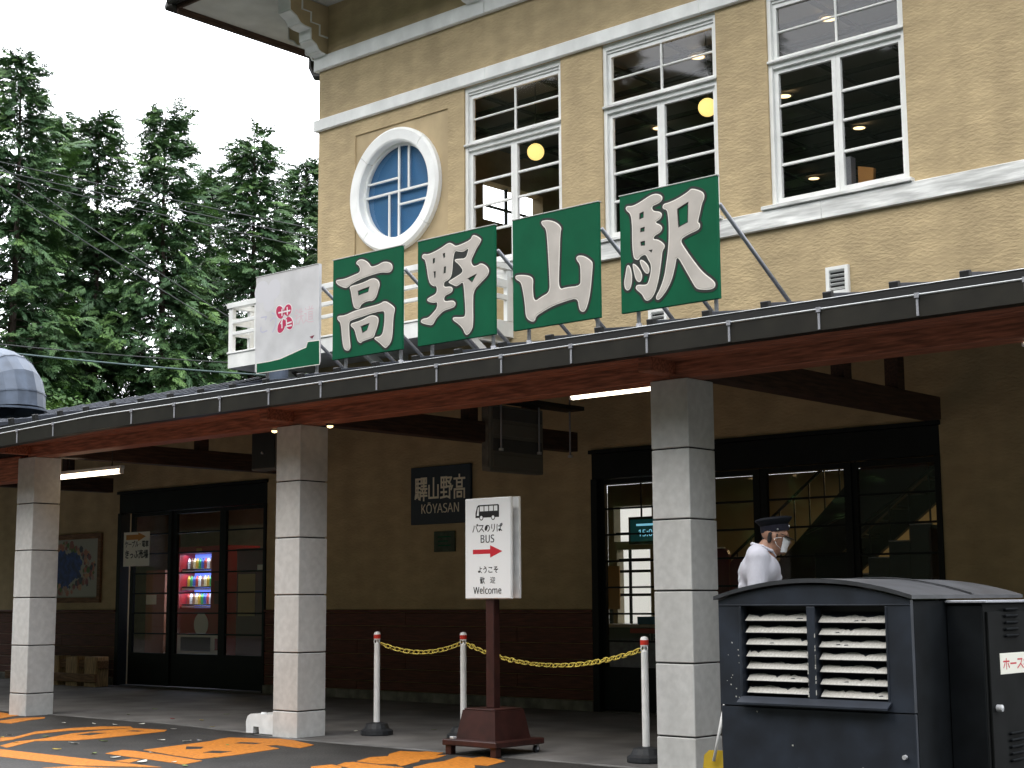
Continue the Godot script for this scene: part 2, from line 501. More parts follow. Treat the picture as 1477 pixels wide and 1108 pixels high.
	mat("plastic_white", L(0.92, 0.93, 0.93), 0.35, blotch, Vector3(1.5, 1.5, 1.5))
	mat("reflect_red", L(0.60, 0.035, 0.02), 0.35)
	mat("chain_yellow", L(0.82, 0.66, 0.13), 0.4)
	mat("sign_brown", L(0.055, 0.016, 0.013), 0.45, stain, Vector3(1.2, 1.2, 1.2), fine, 0.08)
	mat("print_black", L(0.01, 0.01, 0.012), 0.5)
	mat("print_red", L(0.55, 0.02, 0.035), 0.5)
	mat("sign_white", L(0.84, 0.86, 0.88), 0.4)
	mat("plaque_navy", L(0.022, 0.040, 0.062), 0.5, blotch, Vector3(0.7, 0.7, 0.7))
	mat("plaque_letter", L(0.88, 0.83, 0.68), 0.6)
	mat("plaque_green", L(0.05, 0.085, 0.05), 0.6, stain, Vector3(2, 2, 2))
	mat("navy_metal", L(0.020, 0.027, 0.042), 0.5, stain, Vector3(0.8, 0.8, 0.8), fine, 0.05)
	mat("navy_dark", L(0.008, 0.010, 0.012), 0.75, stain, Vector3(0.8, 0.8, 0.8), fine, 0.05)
	mat("roof_grey", L(0.05, 0.053, 0.060), 0.5, stain, Vector3(0.9, 0.9, 0.9), fine, 0.05)
	mat("cabinet_black", L(0.007, 0.008, 0.008), 0.75, stain, Vector3(0.8, 0.8, 0.8))
	mat("chipped", L(0.60, 0.59, 0.55), 0.6, fine, Vector3(2, 2, 2))
	mat("duct_metal", L(0.12, 0.155, 0.22), 0.5, stain, Vector3(0.7, 0.7, 0.7), fine, 0.05, 0.1)
	mat("cable", L(0.04, 0.045, 0.045), 0.6)
	mat("cable_teal", L(0.09, 0.14, 0.14), 0.6)
	mat("leaf_pale", L(0.55, 0.54, 0.48), 0.6)
	mat("leaf_yellow", L(0.55, 0.42, 0.06), 0.6)
	mat("leaf_green", L(0.16, 0.22, 0.06), 0.6)
	mat("leaf_red", L(0.30, 0.025, 0.03), 0.6)
	mat("tool_yellow", L(0.55, 0.37, 0.02), 0.45, blotch, Vector3(2, 2, 2))
	mat("vending_red", L(0.32, 0.012, 0.016), 0.4)
	mat("machine_dark", L(0.10, 0.006, 0.012), 0.4)
	mat("orange_panel", L(0.32, 0.10, 0.035), 0.6)
	mat("paper", L(0.80, 0.78, 0.69), 0.8)
	mat("paper_tan", L(0.46, 0.32, 0.15), 0.8)
	mat("arrow_orange", L(0.52, 0.24, 0.06), 0.8)
	mat("skin", L(0.30, 0.16, 0.105), 0.55)
	mat("shirt", L(0.50, 0.50, 0.56), 0.85, clean, Vector3(1.3, 0.6, 1.3), wear, 1.6)
	mat("cap_black", L(0.006, 0.007, 0.010), 0.7)
	mat("cap_band", L(0.012, 0.012, 0.02), 0.6)
	mat("trousers", L(0.02, 0.022, 0.03), 0.85)
	mat("mask", L(0.68, 0.69, 0.70), 0.85)
	mat("hair", L(0.03, 0.028, 0.028), 0.7)
	mat("bark", L(0.07, 0.05, 0.038), 0.9, stain, Vector3(2, 0.5, 2), specks, 1.0)
	mat("white_wall", L(0.85, 0.85, 0.83), 0.8)
	mat("ground_soil", L(0.06, 0.07, 0.04), 0.95, stain, Vector3(0.1, 0.1, 0.1))
	mat("hill_green", L(0.02, 0.035, 0.014), 0.95, stain, Vector3(0.08, 0.08, 0.08))
	var streak := noise(0.008, 0.935, 1.0, 5, FastNoiseLite.TYPE_SIMPLEX_SMOOTH, 51)
	for k in ["stucco", "stucco_smooth", "white_paint", "stone0", "stone1", "stone2", "navy_metal", "sign_brown", "gutter_metal"]:
		var q: StandardMaterial3D = M[k]
		q.detail_enabled = true
		q.detail_blend_mode = BaseMaterial3D.BLEND_MODE_MUL
		q.detail_uv_layer = BaseMaterial3D.DETAIL_UV_2
		q.detail_albedo = streak
		q.uv2_triplanar = true
		q.uv2_world_triplanar = true
		q.uv2_scale = Vector3(0.42, 0.085, 0.42)
	for k in ["navy_dark", "cabinet_black", "frame_black", "panel_green", "cap_black", "cap_band", "hair"]: M[k].metallic_specular = 0.25
	glow("tube_light", Color(1.0, 0.93, 0.82), 5.0)
	glow("lamp_globe", Color(1.0, 0.87, 0.52), 1.3)
	glow("downlight", Color(1.0, 0.85, 0.62), 3.0)
	glow("display_blue", Color(0.42, 0.52, 0.95), 1.0)
	glow("screen_teal", Color(0.10, 0.30, 0.30), 0.25)
	glow("screen_green", Color(0.10, 0.55, 0.12), 0.5)
	glow("screen_text", Color(0.55, 0.85, 0.95), 0.7)
	glass("pane", Color(0.25, 0.27, 0.28, 0.02))
	glass("door_pane", Color(0.25, 0.27, 0.28, 0.02))
	for k in [["leaf_dark", L(1, 1, 1)], ["leaf_light", L(1, 1, 1)]]:
		var f := mat(k[0], k[1], 0.6)
		f.vertex_color_use_as_albedo = true
		f.backlight_enabled = true
		f.backlight = L(0.05, 0.07, 0.015)
		f.cull_mode = BaseMaterial3D.CULL_DISABLED

const LETTERS := {  # outlines in millimetres on the panel
	"koh": ["343,946 370,972 426,981 494,953 542,916 571,876 665,881 743,905 821,890 868,861 877,816 853,786 806,782 713,802 556,792 444,780 300,751 235,720 195,713 104,750 54,786 50,815 87,817 185,812 315,832 412,846 403,909",
		"247,724 381,728 477,739 595,764 666,737 698,688 675,631 644,558 589,527 534,540 431,520 404,474 351,481 319,502 294,583 276,675|378,661 553,683 533,628 385,610",
		"75,433 100,443 190,435 319,463 479,475 700,484 762,509 831,478 909,424 909,391 889,328 884,221 872,124 849,73 788,31 757,46 687,103 619,144 632,162 702,158 741,184 763,268 770,387 747,410 606,409 448,390 296,376 253,360 253,276 266,163 278,95 251,67 202,76 169,113 149,210 130,369 84,398",
		"275,334 304,344 433,354 559,390 638,377 685,344 670,269 624,187 616,160 545,152 451,141 427,122 387,143 362,196 334,277 281,312|425,294 557,314 521,243 450,221"],
	"ya": ["63,882 90,895 144,878 299,908 392,944 437,950 483,923 513,902 603,912 708,935 726,970 760,971 833,928 840,899 774,832 737,777 704,727 736,673 795,675 832,691 890,666 934,621 933,583 911,553 838,509 738,441 732,327 734,119 712,67 660,29 630,44 601,102 541,154 474,195 471,218 496,223 586,209 638,213 631,340 617,497 602,543 572,531 520,511 474,534 414,565 425,580 512,606 617,641 558,716 498,759 501,778 558,774 640,765 670,821 678,859 618,832 558,841 498,862 475,773 467,674 449,610 406,588 358,578 353,529 452,526 474,495 459,463 360,444 357,388 474,389 512,356 497,320 436,311 360,304 299,273 246,235 207,179 145,192 52,221 48,249 83,262 145,259 207,296 269,344 269,400 222,395 145,417 129,442 168,459 261,480 265,552 207,561 168,594 145,654 129,747 105,836 66,853|210,828 241,832 238,785 210,775|342,856 373,862 376,817 353,809|219,700 250,701 247,639 230,633|358,726 387,729 382,664 351,660|662,568 788,599 724,520"],
	"san": ["347,949 362,967 451,957 538,917 588,862 573,825 564,684 554,504 544,307 637,317 793,306 797,378 796,495 755,541 751,570 784,582 854,562 923,510 936,480 923,382 904,240 882,154 846,76 810,69 776,96 761,204 635,193 491,173 374,138 282,104 263,61 233,56 181,83 155,126 150,219 124,360 102,438 42,470 32,501 58,511 156,497 223,475 252,440 241,367 257,233 346,272 442,299 441,418 431,591 419,787 406,882 369,916"],
	"eki": ["66,913 81,931 146,919 232,943 347,987 417,979 458,949 455,914 415,892 344,882 357,838 427,823 454,792 432,755 369,737 431,709 454,676 430,640 366,621 352,595 407,585 469,535 472,506 446,481 430,380 406,256 369,147 332,94 283,72 252,88 228,137 165,187 159,211 180,229 265,213 293,227 324,315 325,384 298,423 271,479 214,465 199,440 164,446 143,470 131,578 135,742 123,850 80,887|216,843 262,852 260,797 212,788|223,713 270,717 266,676 219,675|220,593 270,596 269,553 223,557|304,506 347,508 335,478",
		"70,413 99,409 119,357 125,286 108,206 72,188 44,215 38,275 54,331",
		"128,423 170,402 218,342 234,293 216,249 188,248 163,274 144,341",
		"206,439 242,434 290,389 310,346 302,306 274,308 247,338 220,388",
		"456,862 477,881 512,881 609,898 726,940 754,963 841,930 883,894 881,849 858,819 835,737 809,662 833,652 832,613 804,595 710,576 627,544 679,461 757,352 847,237 951,155 972,118 955,87 896,82 817,95 777,112 739,174 674,285 594,421 573,323 536,215 479,131 408,67 374,71 370,100 418,163 462,260 485,371 509,494 520,665 510,794 497,825 462,837|607,812 724,854 715,678 614,649"],
	"l1": ["460,597 461,570 451,549 432,537 408,538 383,550 363,573 350,601 349,628 359,650 378,661 402,661 427,648 448,625"],
	"l2": ["581,594 570,572 550,558 527,553 504,559 487,575 478,597 480,621 492,642 511,656 535,661 557,655 575,640 583,618"],
	"l3": ["479,432 459,407 434,390 408,385 388,392 376,411 376,437 387,466 407,491 432,508 457,513 477,506 489,487 489,461"],
	"l4": ["607,464 608,438 599,417 581,405 558,406 534,418 514,440 502,467 501,494 510,515 528,526 552,526 576,513 595,491"],
	"swoosh": ["36,90 259,90 421,99 581,129 739,159 832,174 855,229 1030,224 1037,-18 38,-10"],
	"triangle": ["880,282 955,290 920,258"],
}

# ---------------------------------------------------------------- the station building
var station: Node3D

func window(x0: float) -> void:
	var w := holder("window", station)
	var st := start()
	for r in [[0.0, 0.05, 6.02, 8.68], [1.75, 1.80, 6.02, 8.68], [0.05, 1.75, 8.60, 8.68]]:
		add_box(st, Vector3(x0 + r[0], r[2], WZ - 0.15), Vector3(x0 + r[1], r[3], WZ - 0.03))
	add_box(st, Vector3(x0 + 0.05, 8.565, WZ - 0.15), Vector3(x0 + 1.75, 8.598, WZ - 0.055))
	part("frame", done(st), M.white_paint, w)
	bx("transom", Vector3(x0 + 0.052, 7.735, WZ - 0.15), Vector3(x0 + 1.748, 7.80, WZ - 0.035), M.white_paint, w)
	bx("ledge", Vector3(x0 + 0.002, 7.80, WZ - 0.12), Vector3(x0 + 1.798, 7.83, WZ + 0.012), M.worn_white, w)
	var gz := WZ - 0.105
	var sash := func(a: float, b: float, c: float, d: float, s: float, low: float) -> void:
		var t := start()
		add_box(t, Vector3(x0 + a, c, gz - 0.02), Vector3(x0 + a + s, d, gz + 0.03))
		add_box(t, Vector3(x0 + b - s, c, gz - 0.02), Vector3(x0 + b, d, gz + 0.03))
		add_box(t, Vector3(x0 + a + s, c, gz - 0.02), Vector3(x0 + b - s, c + low, gz + 0.03))
		add_box(t, Vector3(x0 + a + s, d - s, gz - 0.02), Vector3(x0 + b - s, d, gz + 0.03))
		part("sash", done(t), M.white_paint, w)
	sash.call(0.052, 1.748, 7.832, 8.56, 0.05, 0.055)
	sash.call(0.052, 0.886, 6.05, 7.733, 0.055, 0.08)
	sash.call(0.889, 1.748, 6.05, 7.733, 0.055, 0.08)
	var xs := [[0.107, 0.831], [0.944, 1.693]]
	for k in 2:
		for j in 3:
			bx("muntin", Vector3(x0 + xs[k][0], [7.255, 6.90, 6.525][j], gz - 0.012), Vector3(x0 + xs[k][1], [7.29, 6.935, 6.56][j], gz + 0.02), M.white_paint, w, 0.006)
	bx("muntin", Vector3(x0 + 0.884, 7.887, gz - 0.012), Vector3(x0 + 0.914, 8.51, gz + 0.02), M.white_paint, w, 0.006)
	bx("muntin", Vector3(x0 + 0.102, 8.19, gz - 0.010), Vector3(x0 + 0.883, 8.215, gz + 0.018), M.white_paint, w, 0.006)
	bx("muntin", Vector3(x0 + 0.915, 8.19, gz - 0.010), Vector3(x0 + 1.698, 8.215, gz + 0.018), M.white_paint, w, 0.006)
	for k in 2:
		for r in [[6.13, 6.525], [6.56, 6.90], [6.935, 7.255], [7.29, 7.678]]:
			var pq := sheet("pane", Vector2(x0 + xs[k][0] - 0.01, r[0] - 0.01), Vector2(x0 + xs[k][1] + 0.01, r[1] + 0.01), gz - 0.002, M.pane, w)
			pq.rotation = Vector3(rng.randf_range(-0.006, 0.006), rng.randf_range(-0.006, 0.006), 0)
	for r in [[0.102, 0.884, 7.887, 8.19], [0.914, 1.698, 7.887, 8.19], [0.102, 0.884, 8.215, 8.51], [0.914, 1.698, 8.215, 8.51]]:
		var pn := sheet("pane", Vector2(x0 + r[0] - 0.008, r[2] - 0.008), Vector2(x0 + r[1] + 0.008, r[3] + 0.008), gz - 0.002, M.pane, w)
		pn.rotation = Vector3(rng.randf_range(-0.004, 0.004), rng.randf_range(-0.004, 0.004), 0)
	bx("sill", Vector3(x0 - 0.10, 5.985, WZ - 0.10), Vector3(x0 + 1.86, 6.035, WZ + 0.085), M.worn_white, w, 0.008)

func round_sheet(c: Vector2, r: float, z: float) -> ArrayMesh:
	var st := start()
	for k in 48:
		var a := c + Vector2.from_angle(TAU * k / 48.0) * r
		var b := c + Vector2.from_angle(TAU * (k + 1) / 48.0) * r
		tri(st, Vector3(c.x, c.y, z), Vector3(a.x, a.y, z), Vector3(b.x, b.y, z))
	return done(st)

func round_window() -> void:
	var w := holder("round_window", station)
	var c := Vector2(1.665, 7.43)
	# the surround, in four pieces with fine joints
	for k in 4:
		var a0 := deg_to_rad(48.0 + 90 * k + 0.25)
		var a1 := deg_to_rad(48.0 + 90 * (k + 1) - 0.25)
		var st := start()
		var prof := [[0.735, -0.14], [0.735, 0.06], [0.76, 0.075], [0.90, 0.085], [0.94, 0.05], [0.94, -0.02]]
		var n := 20
		for i in n:
			var d0 := Vector2.from_angle(lerpf(a0, a1, float(i) / n))
			var d1 := Vector2.from_angle(lerpf(a0, a1, float(i + 1) / n))
			for j in prof.size() - 1:
				var p: Array = prof[j]
				var q: Array = prof[j + 1]
				var f := func(d: Vector2, e: Array) -> Vector3: return Vector3(c.x + d.x * e[0], c.y + d.y * e[0], WZ + e[1])
				quad(st, f.call(d0, p), f.call(d0, q), f.call(d1, q), f.call(d1, p))
		for e in [[a0, 1], [a1, -1]]:
			var d := Vector2.from_angle(e[0])
			var pts := []
			for p in prof: pts.append(Vector3(c.x + d.x * p[0], c.y + d.y * p[0], WZ + p[1]))
			for j in range(1, prof.size() - 1):
				if e[1] > 0: tri(st, pts[0], pts[j + 1], pts[j])
				else: tri(st, pts[0], pts[j], pts[j + 1])
		part("surround", done(st), M.ring_white, w)
	part("sash", prism(circle(c, 0.738, 64), WZ - 0.11, WZ - 0.05, [circle(c, 0.695, 64)]), M.white_paint, w)
	part("board", prism(circle(c, 0.735, 64), WZ - 0.16, WZ - 0.115), M.blue_board, w)
	part("pane", round_sheet(c, 0.70, WZ - 0.095), M.pane, w)
	var z0 := WZ - 0.088
	var z1 := WZ - 0.06
	for r in [[c.x - 0.018, c.x + 0.018, c.y - 0.70, c.y + 0.70], [c.x - 0.70, c.x - 0.018, c.y - 0.018, c.y + 0.018], [c.x + 0.018, c.x + 0.70, c.y - 0.018, c.y + 0.018],
			[c.x + 0.19, c.x + 0.222, c.y + 0.018, c.y + 0.67], [c.x - 0.222, c.x - 0.19, c.y - 0.67, c.y - 0.018],
			[c.x - 0.67, c.x - 0.018, c.y + 0.19, c.y + 0.222], [c.x + 0.018, c.x + 0.67, c.y - 0.222, c.y - 0.19]]:
		bx("glazing_bar", Vector3(r[0], r[2], z0), Vector3(r[1], r[3], z1), M.white_paint, w, 0.005)

func vent(x: float, y: float, s: float) -> void:
	var v := holder("wall_vent", station, Vector3(x, y, WZ))
	var h := s * 1.15
	var st := start()
	add_prism(st, PackedVector2Array([Vector2(0, 0), Vector2(s, 0), Vector2(s, h), Vector2(0, h)]), [PackedVector2Array([Vector2(0.045, 0.05), Vector2(s - 0.045, 0.05), Vector2(s - 0.045, h - 0.04), Vector2(0.045, h - 0.04)])], -0.01, 0.045)
	part("vent_frame", done(st), M.white_paint, v)
	bx("vent_back", Vector3(0.04, 0.045, 0.001), Vector3(s - 0.04, h - 0.035, 0.008), M.black, v)
	for k in 5:
		part("vent_slat", box_mesh(Vector3(s - 0.09, 0.03, 0.006)), M.white_paint, v, Vector3(s / 2, 0.075 + k * (h - 0.10) / 4.6, 0.03), Vector3(0.75, 0, 0))

func corbel_profile() -> PackedVector2Array:  # outwards, upwards from the top of the band
	var p := PackedVector2Array([Vector2(0, 0.8), Vector2(0, 0.0), Vector2(0.16, 0.02)])
	for k in 6:
		var t := k / 5.0
		p.append(Vector2(0.18 + 0.10 * t, 0.03 + 0.10 * (3 * t * t - 2 * t * t * t)))
	p.append_array(PackedVector2Array([Vector2(0.36, 0.17), Vector2(0.37, 0.35), Vector2(0.50, 0.355)]))
	for k in 6:
		var t := k / 5.0
		p.append(Vector2(0.56 + 0.13 * t, 0.37 + 0.11 * (3 * t * t - 2 * t * t * t)))
	p.append_array(PackedVector2Array([Vector2(0.79, 0.53), Vector2(0.80, 0.80)]))
	return p

func corbel(at: Vector3, turn: float, wide: float) -> void:
	var g := holder("corbel", station, at, Vector3(0, turn, 0))   # local x: outwards
	var p := corbel_profile()
	part("corbel_body", prism(p, -wide / 2 + 0.02, wide / 2 - 0.02), M.stucco_smooth, g)
	var st := start()
	for i in range(1, p.size() - 1):
		var a := p[i]
		var b := p[i + 1]
		var n := (b - a).orthogonal().normalized() * -1.0
		var q := [a, b, b - n * 0.02, a - n * 0.02]
		if n.y > 0: pass
		var poly := PackedVector2Array([a + n * 0.004, b + n * 0.004, b - n * 0.02, a - n * 0.02])
		add_prism(st, poly, [], -wide / 2, wide / 2)
	part("corbel_edge", done(st), M.white_paint, g)
	var zig := start()
	var zz := [Vector2(0.02, 0.29), Vector2(0.18, 0.28), Vector2(0.19, 0.45), Vector2(0.36, 0.45), Vector2(0.37, 0.61), Vector2(0.54, 0.61), Vector2(0.55, 0.79)]
	for i in zz.size() - 1:
		var a: Vector2 = zz[i]
		var b: Vector2 = zz[i + 1]
		add_box(zig, Vector3(minf(a.x, b.x) - 0.008, minf(a.y, b.y) - 0.008, -wide / 2 + 0.008), Vector3(maxf(a.x, b.x) + 0.008, maxf(a.y, b.y) + 0.008, wide / 2 - 0.008))
	part("corbel_inlay", done(zig), M.white_paint, g)

func entrance(x0: float, x1: float, leaves: Array) -> void:
	var e := holder("entrance", station)
	var z0 := WZ - 0.16
	var z1 := WZ + 0.03
	bx("head_board", Vector3(x0, 2.93, z0), Vector3(x1, 3.25, z1 - 0.03), M.frame_black, e)
	bx("frame_post", Vector3(x0, 0.004, z0), Vector3(x0 + 0.10, 2.927, z1), M.frame_black, e)
	bx("frame_post", Vector3(x1 - 0.06, 0.004, z0), Vector3(x1, 2.927, z1), M.frame_black, e)
	bx("head_trim", Vector3(x0 - 0.02, 3.252, z0), Vector3(x1 + 0.02, 3.30, z1 + 0.02), M.frame_black, e)
	var n := 0
	for l in leaves:
		var off := -0.03 if n % 2 else 0.0
		var st := start()
		add_box(st, Vector3(l[0] - 0.09, 0.03, z0 + 0.05 + off), Vector3(l[0], 2.92, z0 + 0.10 + off))
		add_box(st, Vector3(l[1], 0.03, z0 + 0.05 + off), Vector3(l[1] + 0.09, 2.92, z0 + 0.10 + off))
		add_box(st, Vector3(l[0], 2.86, z0 + 0.05 + off), Vector3(l[1], 2.92, z0 + 0.10 + off))
		add_box(st, Vector3(l[0], 0.03, z0 + 0.05 + off), Vector3(l[1], 0.56, z0 + 0.10 + off))
		part("door_leaf", done(st), M.frame_black, e)
		for y in [2.545, 2.215, 1.88, 1.55, 1.22, 0.88]:
			bx("door_muntin", Vector3(l[0], y - 0.012, z0 + 0.06 + off), Vector3(l[1], y + 0.012, z0 + 0.093 + off), M.frame_black, e, 0.003)
		sheet("door_pane", Vector2(l[0] - 0.01, 0.55), Vector2(l[1] + 0.01, 2.87), z0 + 0.075 + off, M.door_pane, e)
		n += 1

func planks(x0: float, x1: float) -> void:
	var ys := [0.135, 0.265, 0.44, 0.645, 0.845, 1.045, 1.235]
	for j in ys.size() - 1:
		var x := x0
		while x < x1 - 0.01:
			var e := minf(x1, x + 2.1 + 0.5 * ((j * 7) % 3))
			if x1 - e < 0.5: e = x1
			bx("plank", Vector3(x + 0.0015, ys[j] + 0.004, WZ - 0.01), Vector3(e - 0.0015, ys[j + 1] - 0.004, WZ + 0.022), M.cladding, station, 0.007)
			x = e
	bx("dado_rail", Vector3(x0, 1.237, WZ - 0.01), Vector3(x1, 1.275, WZ + 0.045), M.cladding, station, 0.006)
	bx("plinth", Vector3(x0, -0.05, WZ - 0.01), Vector3(x1, 0.133, WZ + 0.05), M.plinth, station, 0.006)

func building() -> void:
	station = thing("station_building", "cream stucco two-storey station building with white trim, tall windows and a round blue window", "building")
	var wins := [3.06, 5.57, 8.10]
	var holes := [[0.78, 2.74, 6.46, 8.45], [5.30, 10.11, 0.0, 3.30]]
	for x in wins: holes.append([x, x + 1.80, 6.02, 8.68])
	part("front_wall", walls([-0.06, 17.0, 3.30, 10.85], [holes[0], holes[2], holes[3], holes[4]], WZ - 0.25, WZ), M.stucco, station)
	part("lower_wall", walls([-11.0, 17.0, 0.0, 3.30], [[-5.17, -1.18, 0.0, 3.2999], [5.30, 10.11, 0.0, 3.2999]], WZ - 0.25, WZ), M.stucco, station)
	part("wing_wall", walls([-11.0, -0.062, 3.302, 4.60], [], WZ - 0.25, WZ - 0.002), M.stucco, station)
	# the smooth recessed panel round the oculus
	part("recessed_panel", prism(PackedVector2Array([Vector2(0.78, 6.46), Vector2(2.74, 6.46), Vector2(2.74, 8.45), Vector2(0.78, 8.45)]), WZ - 0.25, WZ - 0.022, [circle(Vector2(1.665, 7.43), 0.74, 64)]), M.stucco_smooth, station)
	# left and other walls of the upper storey; the left one has a window that looks out to the sky
	var side := walls([5.052, 12.0, 3.80, 10.85], [[8.33, 9.92, 7.90, 8.60]], 0.0, 0.25)
	part("side_wall", side, M.stucco, station, Vector3(-0.06, 0, 0.0), Vector3(0, PI / 2, 0))
	bx("window_bar", Vector3(-0.02, 7.90, -9.14), Vector3(0.04, 8.60, -9.10), M.frame_black, station)
	bx("window_bar", Vector3(-0.02, 8.20, -9.92), Vector3(0.04, 8.235, -8.33), M.frame_black, station)
	bx("back_wall", Vector3(0.2, 3.8, -15.25), Vector3(17.0, 10.85, -15.0), M.interior_dark, station)
	bx("far_side_wall", Vector3(-0.06, 3.8, -15.2), Vector3(0.19, 10.85, -12.01), M.interior_dark, station)
	bx("right_wall", Vector3(16.75, 0.0, -15.0), Vector3(17.0, 10.85, -5.06), M.stucco, station)
	bx("upper_floor", Vector3(0.2, 3.82, -15.0), Vector3(16.74, 4.3, -5.06), M.interior_dark, station)
	bx("upper_ceiling", Vector3(0.2, 9.2, -15.0), Vector3(16.74, 9.35, -5.06), M.ceiling_panel, station)
	for k in 13:
		bx("ceiling_rib", Vector3(0.2, 9.14, -5.5 - 0.75 * k), Vector3(16.7, 9.199, -5.42 - 0.75 * k), M.ceiling_grid, station)
	for k in 14:
		bx("ceiling_rib", Vector3(0.9 + 1.15 * k, 9.12, -14.9), Vector3(0.99 + 1.15 * k, 9.139, -5.1), M.ceiling_grid, station)
	bx("room_post", Vector3(8.50, 4.3, -5.96), Vector3(8.61, 6.78, -5.84), M.grey_steel, station)
	part("room_divider", prism(PackedVector2Array([Vector2(8.64, 4.3), Vector2(8.80, 4.3), Vector2(8.86, 6.46), Vector2(8.87, 6.60), Vector2(8.66, 6.66)]), -5.98, -5.92), M.arrow_orange, station)
	# bands
	for r in [[9.66, 9.885, 0.07], [8.682, 8.865, 0.06]]:
		var x := -0.13
		while x < 17.0:
			var e := minf(17.0, x + 3.65)
			bx("trim_band", Vector3(x, r[0], WZ - 0.01), Vector3(e - 0.002, r[1], WZ + r[2]), M.white_paint, station, 0.01)
			x = e
		bx("trim_band", Vector3(-0.13, r[0], -11.9), Vector3(-0.055, r[1], WZ - 0.012), M.white_paint, station, 0.01)
	var xb := 2.90
	while xb < 17.0:
		var e := minf(17.0, xb + 2.95)
		bx("sill_band", Vector3(xb, 5.755, WZ - 0.01), Vector3(e - 0.002, 5.983, WZ + 0.055), M.worn_white, station, 0.008)
		xb = e
	for x in wins: window(x)
	round_window()
	vent(8.82, 4.84, 0.29)
	vent(6.28, 4.68, 0.29)
	for x in [0.02, 3.33, 6.75, 10.2, 13.7]:
		corbel(Vector3(x, 9.885, WZ), -PI / 2, 0.27)
	for z in [-4.95, -6.9, -9.0]:
		corbel(Vector3(-0.06, 9.885, z), PI, 0.27)
	# eaves and roof
	var ev := 10.70
	bx("eaves_soffit", Vector3(-1.62, ev, -12.0), Vector3(17.0, ev + 0.05, -3.25), M.soffit_grey, station)
	bx("eaves_board", Vector3(-1.66, ev - 0.10, -12.0), Vector3(-1.62, ev + 0.16, -3.21), M.dark_timber, station)
	bx("eaves_board", Vector3(-1.62, ev - 0.03, -3.25), Vector3(17.0, ev + 0.16, -3.21), M.dark_timber, station)
	var st := start()
	var a := Vector3(-1.66, ev + 0.16, -3.21)
	var b := Vector3(17, ev + 0.16, -3.21)
	var r0 := Vector3(3.6, ev + 2.9, -8.5)
	var r1 := Vector3(17, ev + 2.9, -8.5)
	var c := Vector3(-1.66, ev + 0.16, -13.8)
	var d := Vector3(17, ev + 0.16, -13.8)
	quad(st, a, b, r1, r0); tri(st, c, a, r0); quad(st, d, c, r0, r1); tri(st, b, d, r1); quad(st, a, c, d, b)
	part("main_roof", done(st), M.roof_metal, station)
	for run in [[Vector3(-1.74, ev + 0.02, -12.0), Vector3(-1.74, ev + 0.02, -3.1)], [Vector3(-1.73, ev + 0.10, -3.14), Vector3(17, ev + 0.10, -3.14)]]:
		part("eaves_gutter", tube([run[0], run[1]], 0.085, 12), M.gutter_metal, station)
	part("downpipe", tube([Vector3(-1.73, ev + 0.05, -6.1), Vector3(-1.73, ev - 0.22, -6.1), Vector3(-1.62, ev - 0.40, -6.1), Vector3(-1.35, ev - 0.47, -6.1), Vector3(-0.85, ev - 0.42, -6.1), Vector3(-0.25, ev - 0.36, -6.1), Vector3(-0.16, ev - 0.6, -6.1), Vector3(-0.16, 5.0, -6.1)], 0.075, 10), M.gutter_metal, station)
	# balcony
	var bal := holder("balcony", station)
	var zf := -3.85
	var bl := -1.02
	var br := 3.98
	bx("balcony_floor", Vector3(bl + 0.06, 4.93, WZ + 0.002), Vector3(br - 0.06, 5.02, zf - 0.06), M.white_paint, bal)
	bx("balcony_panel", Vector3(bl, 4.93, zf - 0.058), Vector3(br, 5.15, zf), M.white_paint, bal)
	bx("balcony_cap", Vector3(bl - 0.015, 5.152, zf - 0.07), Vector3(br + 0.015, 5.18, zf + 0.015), M.white_paint, bal)
	bx("rail", Vector3(bl - 0.02, 5.86, zf - 0.10), Vector3(br + 0.02, 5.94, zf + 0.02), M.white_paint, bal)
	bx("rail", Vector3(bl, 5.62, zf - 0.065), Vector3(br, 5.675, zf - 0.005), M.white_paint, bal)
	bx("rail", Vector3(bl, 5.44, zf - 0.06), Vector3(br, 5.49, zf - 0.01), M.white_paint, bal)
	for k in 9:
		var x: float = lerpf(bl, br - 0.09, k / 8.0)
		bx("post", Vector3(x, 5.18, zf - 0.075), Vector3(x + 0.09, 5.86, zf - 0.002), M.white_paint, bal)
	for x in [bl, br - 0.06]:
		bx("balcony_panel", Vector3(x, 4.932, WZ + 0.002), Vector3(x + 0.06, 5.15, zf - 0.06), M.white_paint, bal)
		bx("rail", Vector3(x - 0.02, 5.862, WZ + 0.002), Vector3(x + 0.08, 5.938, zf - 0.10), M.white_paint, bal)
		bx("rail", Vector3(x, 5.61, WZ + 0.002), Vector3(x + 0.06, 5.72, zf - 0.07), M.white_paint, bal)
		bx("rail", Vector3(x, 5.44, WZ + 0.002), Vector3(x + 0.06, 5.51, zf - 0.07), M.white_paint, bal)
		for z in [WZ + 0.002, -4.35]:
			bx("post", Vector3(x - 0.005, 5.15, z), Vector3(x + 0.065, 5.86, z + 0.13), M.white_paint, bal)
	for x in [-0.04, 1.9, 3.86]:
		part("bracket", prism(PackedVector2Array([Vector2(0, 4.40), Vector2(0.09, 4.40), Vector2(0.88, 4.86), Vector2(0.88, 4.93), Vector2(0, 4.93)]), -0.04, 0.04, [PackedVector2Array([Vector2(0.07, 4.52), Vector2(0.62, 4.85), Vector2(0.07, 4.85)])]), M.white_paint, bal, Vector3(x, 0, WZ), Vector3(0, -PI / 2, 0))
	# lower storey
	entrance(-5.17, -1.18, [[-4.80, -3.83], [-3.63, -2.48], [-2.28, -1.26]])
	entrance(5.30, 10.11, [[5.46, 6.55], [6.73, 7.67], [7.88, 8.90], [9.05, 10.0]])
	planks(-11.0, -5.17)
	planks(-1.18, 5.30)
	planks(10.11, 17.0)
